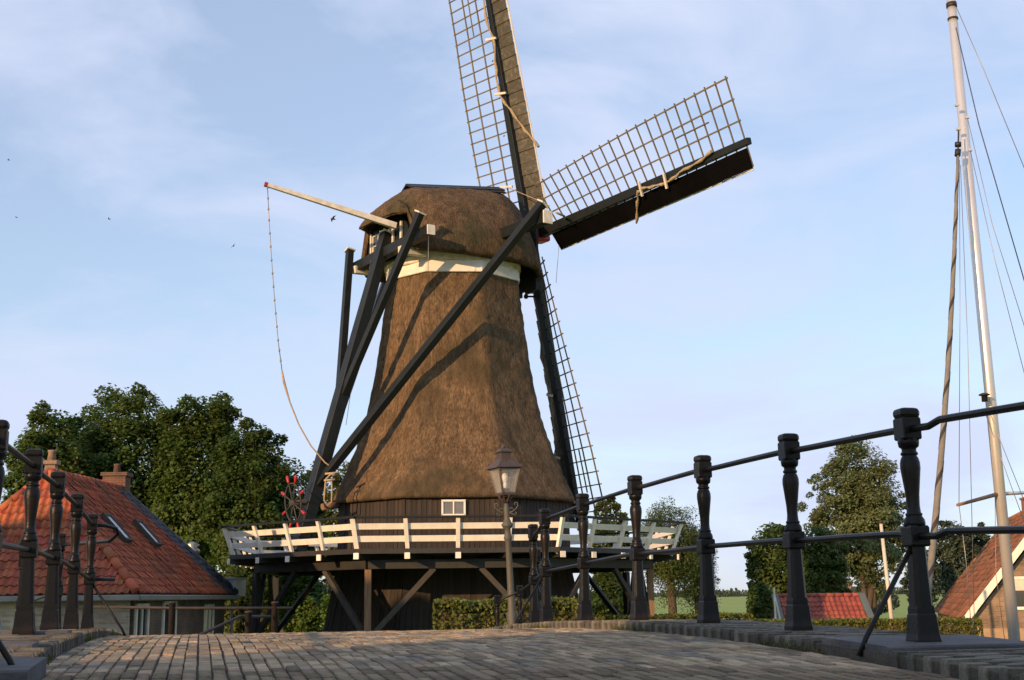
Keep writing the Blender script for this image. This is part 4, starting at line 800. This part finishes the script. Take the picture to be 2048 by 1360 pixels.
m.loft(rings, closed=False, smooth=True); part('dark_strip', m, m_uvs, jib)
m = MB(); m.tube([at(1916, 285, YM - .08), at(1916, 293, YM - .08)], .032, 10); m.tube([at(1916, 299, YM - .08), at(1915, 312, YM - .08)], .030, 10); m.tube([at(1917, 262, YM - .06), jt], .008, 6); part('furling_swivel', m, m_black, jib)
for pts, r, mm in ((((1912, 55), (1958, 250), (2060, 600)), .006, m_blue), (((1913, 15), (1968, 140), (2075, 400)), .004, m_wire), (((1936, 240), (1985, 450), (2070, 720)), .0035, m_wire), (((1941, 302), (1990, 520), (2060, 790)), .0035, m_wire),
                   (((1919, 320), (1920, 600), (1918, 1010)), .0035, m_wire), (((1918, 1010), (1932, 1120), (1946, 1300)), .0035, m_wire), (((1921, 330), (1936, 700), (1950, 1300)), .0035, m_wire), (((1970, 800), (2008, 900), (2060, 1030)), .0035, m_wire), (((1972, 830), (2018, 960), (2060, 1075)), .0035, m_wire), (((1990, 990), (1992, 1150), (2012, 1300)), .003, m_wire)):
    m = MB(); m.tube([at(x, y, YM) for x, y in pts], r, 5); part('rigging_line', m, mm, boat)
# pale pole by the shed
a, b = at(1761, 1040, 44), at(1790, 1300, 44); t = thing('pale_pole', (b.x, b.y, 0), 'leaning pale pole with red brown tip in front of the willow', 'pole')
m = MB(); d = (b - a).normalized(); m.tube([a + d * .12, b + d * .6], [.055, .075], 10); part('shaft', m, m_pole, t); m = MB(); m.tube([a, a + d * .12], [.05, .07], 10); part('tip', m, m_rust, t)

# ---------------------------------------------------------------- trees, bushes, hedges
def leaf_mesh(name, P, size, mat, org, ctr=None, droop=0.):
    "P: (n,3) leaf centres; small folded diamonds, random facing"
    n = len(P); a = RNG.normal(size=(n, 3)); a[:, 2] = a[:, 2] * (1 - droop) - droop * 1.6; a /= np.linalg.norm(a, axis=1, keepdims=True)
    b = RNG.normal(size=(n, 3)); b -= a * (a * b).sum(1, keepdims=True); b /= np.linalg.norm(b, axis=1, keepdims=True); nn = np.cross(a, b)
    if ctr is not None:
        o = P - np.array(ctr)[None]; o /= np.linalg.norm(o, axis=1, keepdims=True) + 1e-6; nn = o * 1.0 + RNG.normal(size=(n, 3)) * .55 + np.array([[0, 0, .25]]); nn /= np.linalg.norm(nn, axis=1, keepdims=True)
        a -= nn * (nn * a).sum(1, keepdims=True); a /= np.linalg.norm(a, axis=1, keepdims=True); b = np.cross(nn, a)
    s = size * RNG.uniform(.6, 1.3, size=(n, 1)); w = .36 if not droop else .26
    v = np.stack([P - a * s * .5, P + b * s * w + nn * s * .1, P + a * s * .5, P - b * s * w + nn * s * .1], 1).reshape(-1, 3) - np.array(org)
    me = bpy.data.meshes.new(name); me.vertices.add(4 * n); me.vertices.foreach_set('co', v.astype(np.float32).ravel()); me.loops.add(4 * n); me.polygons.add(n)
    me.loops.foreach_set('vertex_index', np.arange(4 * n, dtype=np.int32)); me.polygons.foreach_set('loop_start', np.arange(0, 4 * n, 4, dtype=np.int32)); me.polygons.foreach_set('loop_total', np.full(n, 4, np.int32))
    me.materials.append(mat); me.update(calc_edges=True); return me
def blobs(c, R, k, rr=(.2, .34), inner=.5):
    out = []
    for i in range(k):
        d = RNG.normal(size=3); d /= np.linalg.norm(d); f = RNG.uniform(inner, .88); out.append((np.array(c) + d * np.array(R) * f, min(R) * RNG.uniform(*rr)))
    return out
def fill(bl, n, shell=.55, flat=.8):
    w = np.array([r ** 2 for _, r in bl]); w /= w.sum(); cnt = RNG.multinomial(n, w); P = []
    for (c, r), k in zip(bl, cnt):
        d = RNG.normal(size=(k, 3)); d /= np.linalg.norm(d, axis=1, keepdims=True); rad = r * np.where(RNG.random((k, 1)) < .8, RNG.uniform(shell, 1.0, (k, 1)), RNG.uniform(.9, 1.25, (k, 1)))
        q = d * rad; q[:, 2] *= flat; P.append(c + q)
    return np.concatenate(P)
def tree(name, label, base, crown, R, nb, nl, size, mat, group=None, rr=(.11, .22), th=.22, extra=(), droop=0., inner=.5, flat=.8, cat='tree', core=.35, stems=1):
    base = V((base[0], base[1], 0)); t = thing(name, base, label, cat, group); bl = blobs(crown, R, nb, rr, inner)
    for c, rad, k in extra: bl += blobs(c, rad, k, rr, inner)
    tr = MB(); c = V(crown); fork = V((base.x, base.y, max(c.z - R[2] * .75, .8))); tr.tube([base - V((0, 0, .1)), lerp(base, fork, .5) + V((.08, .05, 0)), fork, lerp(fork, c, .6), c + V((.1, 0, R[2] * .45))], [th * 1.25, th, th * .85, th * .55, th * .15], 9)
    for k in range(1, stems): q = base + V((random.uniform(-.5, .9), random.uniform(-.4, .4), 0)); tr.tube([q - V((0, 0, .1)), lerp(q, c, .4) + V((random.uniform(-.4, .9), 0, 0)), c + V((random.uniform(-1, 1), 0, R[2] * .2))], [th * .8, th * .55, th * .15], 8)
    for (bc, br) in bl[:min(len(bl), 26)]:
        q = V(bc); s = lerp(fork, c, random.uniform(0, .6)); mid = lerp(s, q, .5) + V((random.gauss(0, .1), random.gauss(0, .1), -.12 * (q - s).length * (1 if q.z > s.z else 0))); tr.tube([s, mid, q], [th * .30, th * .18, th * .04], 6)
    part('trunk', tr, m_bark, t)
    nin = int(nl * core); d = RNG.normal(size=(nin, 3)); d /= np.linalg.norm(d, axis=1, keepdims=True); P = np.concatenate([fill(bl, nl - nin, flat=flat), np.array(crown) + d * (RNG.random((nin, 1)) ** .4) * np.array(R) * .82])
    if droop:
        k = int(nl * .5); src = P[RNG.integers(0, len(P), k)].copy(); src[:, 2] -= RNG.uniform(0, 1, k) ** 1.5 * droop; P = np.concatenate([P, src])
    P = P[P[:, 2] > .1]
    link('crown', leaf_mesh('crown', P, size, mat, base, ctr=(crown[0], crown[1], crown[2] - R[2] * .4), droop=.5 if droop else 0), t); return t
def ctr(px, py, Y): return tuple(at(px, py, Y))
def T(name, label, px, py0, py1, rx, Y, nb, nl, size, mat, **k):
    "crown spanning photo rows py0..py1 at column px, half-width rx pixels, standing at distance Y"
    c = at(px, (py0 + py1) / 2, Y); R = (rx / F * Y * 1.06, rx / F * Y * .95, (py1 - py0) / 2 / F * Y * 1.06); return tree(name, label, (c.x, c.y), tuple(c), R, nb, nl, size, mat, **k)
G1 = 'broad trees behind the orange roofed house'
T('broad_tree', 'broad dark tree at the edge behind the buff chimney', 100, 790, 1180, 105, 52, 88, 39000, .17, l_oak, group=G1)
T('broad_tree', 'tallest broad dark tree rising straight behind the red brick chimney', 250, 745, 1190, 145, 55, 130, 59800, .17, l_oak, group=G1)
T('broad_tree', 'broad dark tree with lit flank above the slate edge of the roof', 395, 760, 1190, 112, 54, 104, 46800, .17, l_oak, group=G1)
T('broad_tree', 'lower dark tree whose crown slopes down to the winch wheel', 500, 815, 1230, 98, 52, 109, 46800, .16, l_oak2, group=G1)
T('broad_tree', 'rounded dark tree just behind the platform corner under the dangling rope', 570, 890, 1240, 84, 56, 78, 31200, .16, l_oak2, group=G1)
T('light_tree', 'pale green tree seen between the tail beam and the thatch', 688, 900, 1200, 52, 76, 57, 16900, .2, l_light)
T('light_tree', 'pale green tree glimpsed left of the tail beam above the winch wheel', 632, 898, 1180, 34, 80, 41, 11700, .2, l_light)
T('bush', 'bright green bush under the mill platform beside the hanging lantern', 610, 1150, 1290, 62, 54, 62, 20800, .12, l_bush, cat='bush')
T('bush', 'yellow green bush between the dark platform posts', 525, 1130, 1290, 42, 54, 46, 11700, .13, l_light, cat='bush')
T('bush', 'darker bush against the tarred mill base', 672, 1120, 1290, 34, 52, 41, 9100, .13, l_bush, cat='bush')
T('light_tree', 'pale tree behind the platform rail beside the lower sail tip', 1222, 985, 1215, 45, 66, 57, 14300, .17, l_light)
T('bush', 'dark shrub filling the gap under the platform on the sail side', 1215, 1128, 1300, 52, 60, 57, 15600, .15, l_oak2, cat='bush')
T('light_tree', 'yellowish lit tree behind the legs of the mill platform', 585, 1060, 1300, 70, 66, 60, 22000, .17, l_light)
T('bush', 'green bush between the corner of the orange roofed house and the platform leg', 468, 1120, 1300, 36, 47, 30, 9000, .13, l_birch, cat='bush')
T('weeping_birch', 'drooping birch tree just beyond the platform corner with thin hanging twigs', 1338, 1000, 1170, 72, 67, 88, 20800, .11, l_birch, droop=1.9, rr=(.18, .3))
T('weeping_birch', 'second drooping birch behind the bridge post with a ragged outer edge', 1392, 1060, 1200, 48, 71, 57, 11700, .11, l_birch, droop=1.5, rr=(.18, .3))
T('bushy_tree', 'mid green rounded tree between the field and the willow', 1545, 1032, 1250, 58, 72, 67, 20800, .2, l_mid)
T('bushy_tree', 'mid green tree leaning against the willow trunk', 1640, 1040, 1240, 62, 70, 67, 19500, .2, l_mid)
T('dark_shrub', 'dark conical shrub at the edge of the lit field', 1522, 1162, 1262, 34, 66, 36, 9100, .16, l_oak2, cat='shrub')
c1 = at(1730, 960, 76)
T('willow', 'tall grey green willow with loose pointed crown behind the leaning pole', 1722, 850, 1200, 100, 86, 170, 70000, .19, l_willow, rr=(.10, .22), th=.34, inner=.2, core=.18, stems=4,
  extra=[(ctr(1650, 1000, 86), (2.0, 1.8, 3.2), 26), (ctr(1800, 1060, 86), (1.7, 1.6, 3.0), 26), (ctr(1735, 1170, 86), (3.0, 2, 1.6), 16)])
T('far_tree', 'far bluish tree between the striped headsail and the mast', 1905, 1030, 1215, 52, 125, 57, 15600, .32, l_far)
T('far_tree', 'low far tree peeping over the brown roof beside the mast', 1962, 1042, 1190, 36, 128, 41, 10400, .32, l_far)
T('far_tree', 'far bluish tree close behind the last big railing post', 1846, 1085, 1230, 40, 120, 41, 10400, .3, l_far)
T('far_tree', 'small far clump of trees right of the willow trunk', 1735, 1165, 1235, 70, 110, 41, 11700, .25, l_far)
# far tree line on the horizon
P = []
for i in range(240):
    x = RNG.uniform(-500, 900); y = RNG.uniform(1000, 1250); h = RNG.uniform(3, 8) * (.4 + .6 * abs(math.sin(x * .013))); P.append(np.stack([RNG.normal(x, 7, 90), RNG.normal(y, 4, 90), RNG.uniform(0, 1, 90) * h], 1))
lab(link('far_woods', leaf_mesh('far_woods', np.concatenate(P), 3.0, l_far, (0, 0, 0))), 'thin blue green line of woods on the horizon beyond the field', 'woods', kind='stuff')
def hedge(label, a, b, depth, h, n, size, mat, z0=0.):
    a, b = V(a), V(b); a.z = b.z = z0; d = b - a; nr = V((-d.y, d.x, 0)).normalized(); t = thing('clipped_hedge', lerp(a, b, .5), label, 'hedge')
    f = RNG.random(n); g_ = RNG.uniform(-1, 1, n); z = RNG.random(n); s = RNG.integers(0, 4, n)
    g_ = np.where(s == 0, 1, np.where(s == 1, -1, g_)); z = np.where(s >= 2, 1, z); f = np.where(RNG.random(n) < .06, np.round(f), f)
    wob = .06 * np.sin(f * 23) + RNG.normal(0, .045, n) + .05 * np.sin(f * 61 + z * 9)
    P = np.array(a)[None] + f[:, None] * np.array(d)[None] + (g_ * depth / 2 + wob)[:, None] * np.array(nr)[None]; P[:, 2] = z0 + z * (h - .12) * (1 + .012 * np.sin(f * 17)) + np.where(s >= 2, RNG.normal(0, .035, n), 0)
    link('foliage', leaf_mesh('foliage', P, size, mat, ORG[t]), t)
    m = MB(); m.box(lerp(a, b, .5) + V((0, 0, h * .44)), d * .485, nr * (depth * .42), V((0, 0, h * .43))); part('branches', m, m_bark, t)
a, b = at(872, 1197, 27.5), at(1158, 1197, 27.5)
hedge('clipped yellow green hedge standing before the tarred mill base', a, b, 1.3, a.z, 26000, .085, l_hedge)
a, b = at(1490, 1238, 44), at(1952, 1234, 43); hedge('long low clipped hedge in front of the red shed', a, b, 1.4, a.z, 26000, .10, l_hedge)
a, b = at(1200, 1228, 40), at(1480, 1236, 43); hedge('low scrubby hedge strip below the drooping birches', a, b, 1.0, a.z - .02, 9000, .10, l_hedge)

# ---------------------------------------------------------------- swallows
def bird(px, py, Y, span, rz, roll, sit=False, label=''):
    c = at(px, py, Y); t = thing('bird', c, label, 'bird', None); R3 = Matrix.Rotation(rz, 3, 'Z') @ Matrix.Rotation(roll, 3, 'Y'); S = lambda *p: c + R3 @ (V(p) * span)
    m = MB(); m.tube([S(0, -.30, 0), S(0, -.2, .01), S(0, 0, .015), S(0, .18, .01), S(0, .28, 0)], [.02 * span, .07 * span, .10 * span, .07 * span, .015 * span], 8)
    if not sit:
        for sg in (-1, 1):
            m.add([S(0, .14, .01), S(sg * .28, .10, .10), S(sg * .56, -.16, .06), S(sg * .22, -.08, .07), S(0, -.1, 0), S(0, .14, .03), S(sg * .28, .10, .115), S(sg * .22, -.08, .085), S(0, -.1, .02)], [(0, 1, 3, 4), (1, 2, 3), (8, 7, 6, 5), (7, 2, 6), (0, 5, 6, 1), (1, 6, 2), (3, 2, 7), (4, 3, 7, 8)])
            m.add([S(0, -.26, 0), S(sg * .03, -.28, 0), S(sg * .12, -.50, 0), S(sg * .02, -.28, .012)], [(0, 1, 2), (0, 2, 3), (1, 3, 2)])
    part('body', m, m_bird, t)
bird(666, 438, 34, .26, 2.2, .5, label='dark swallow flying just beside the thatched cap under the brake lever')
bird(467, 492, 36, .20, .6, -.9, label='dark swallow in the open sky left of the hanging chain')
bird(218, 438, 44, .17, 1.4, .3, label='small distant swallow in the sky above the broad trees')
bird(33, 435, 46, .16, 1.2, .2, label='tiny swallow low at the edge of the sky above the railing')
bird(17, 320, 46, .16, 1.7, .2, label='tiny swallow highest at the edge of the sky')
for px, py, lb_ in ((985, 122, 'small dark bird perched high beside the upright sail'), (1008, 272, 'small dark bird perched on the lattice near the lower part of the upright sail')): bird(px, py, 44.6, .24, .3, 1.2, True, lb_)
# repeats of a kind share a group phrase
GR = {'light_tree': 'pale trees behind the mill', 'bush': 'bushes seen below the mill platform', 'bushy_tree': 'rounded trees by the willow', 'weeping_birch': 'drooping birches beyond the platform', 'far_tree': 'far trees on the low land',
      'clipped_hedge': 'clipped hedges beyond the bridge', 'bird': 'swallows and birds round the mill', 'shade_house': 'unseen brick houses added for their shade'}
for o in list(COL.objects):
    if o.parent is None and 'category' in o.keys() and 'group' not in o.keys():
        k = o.name.split('.')[0]
        if k in GR: o['group'] = GR[k]
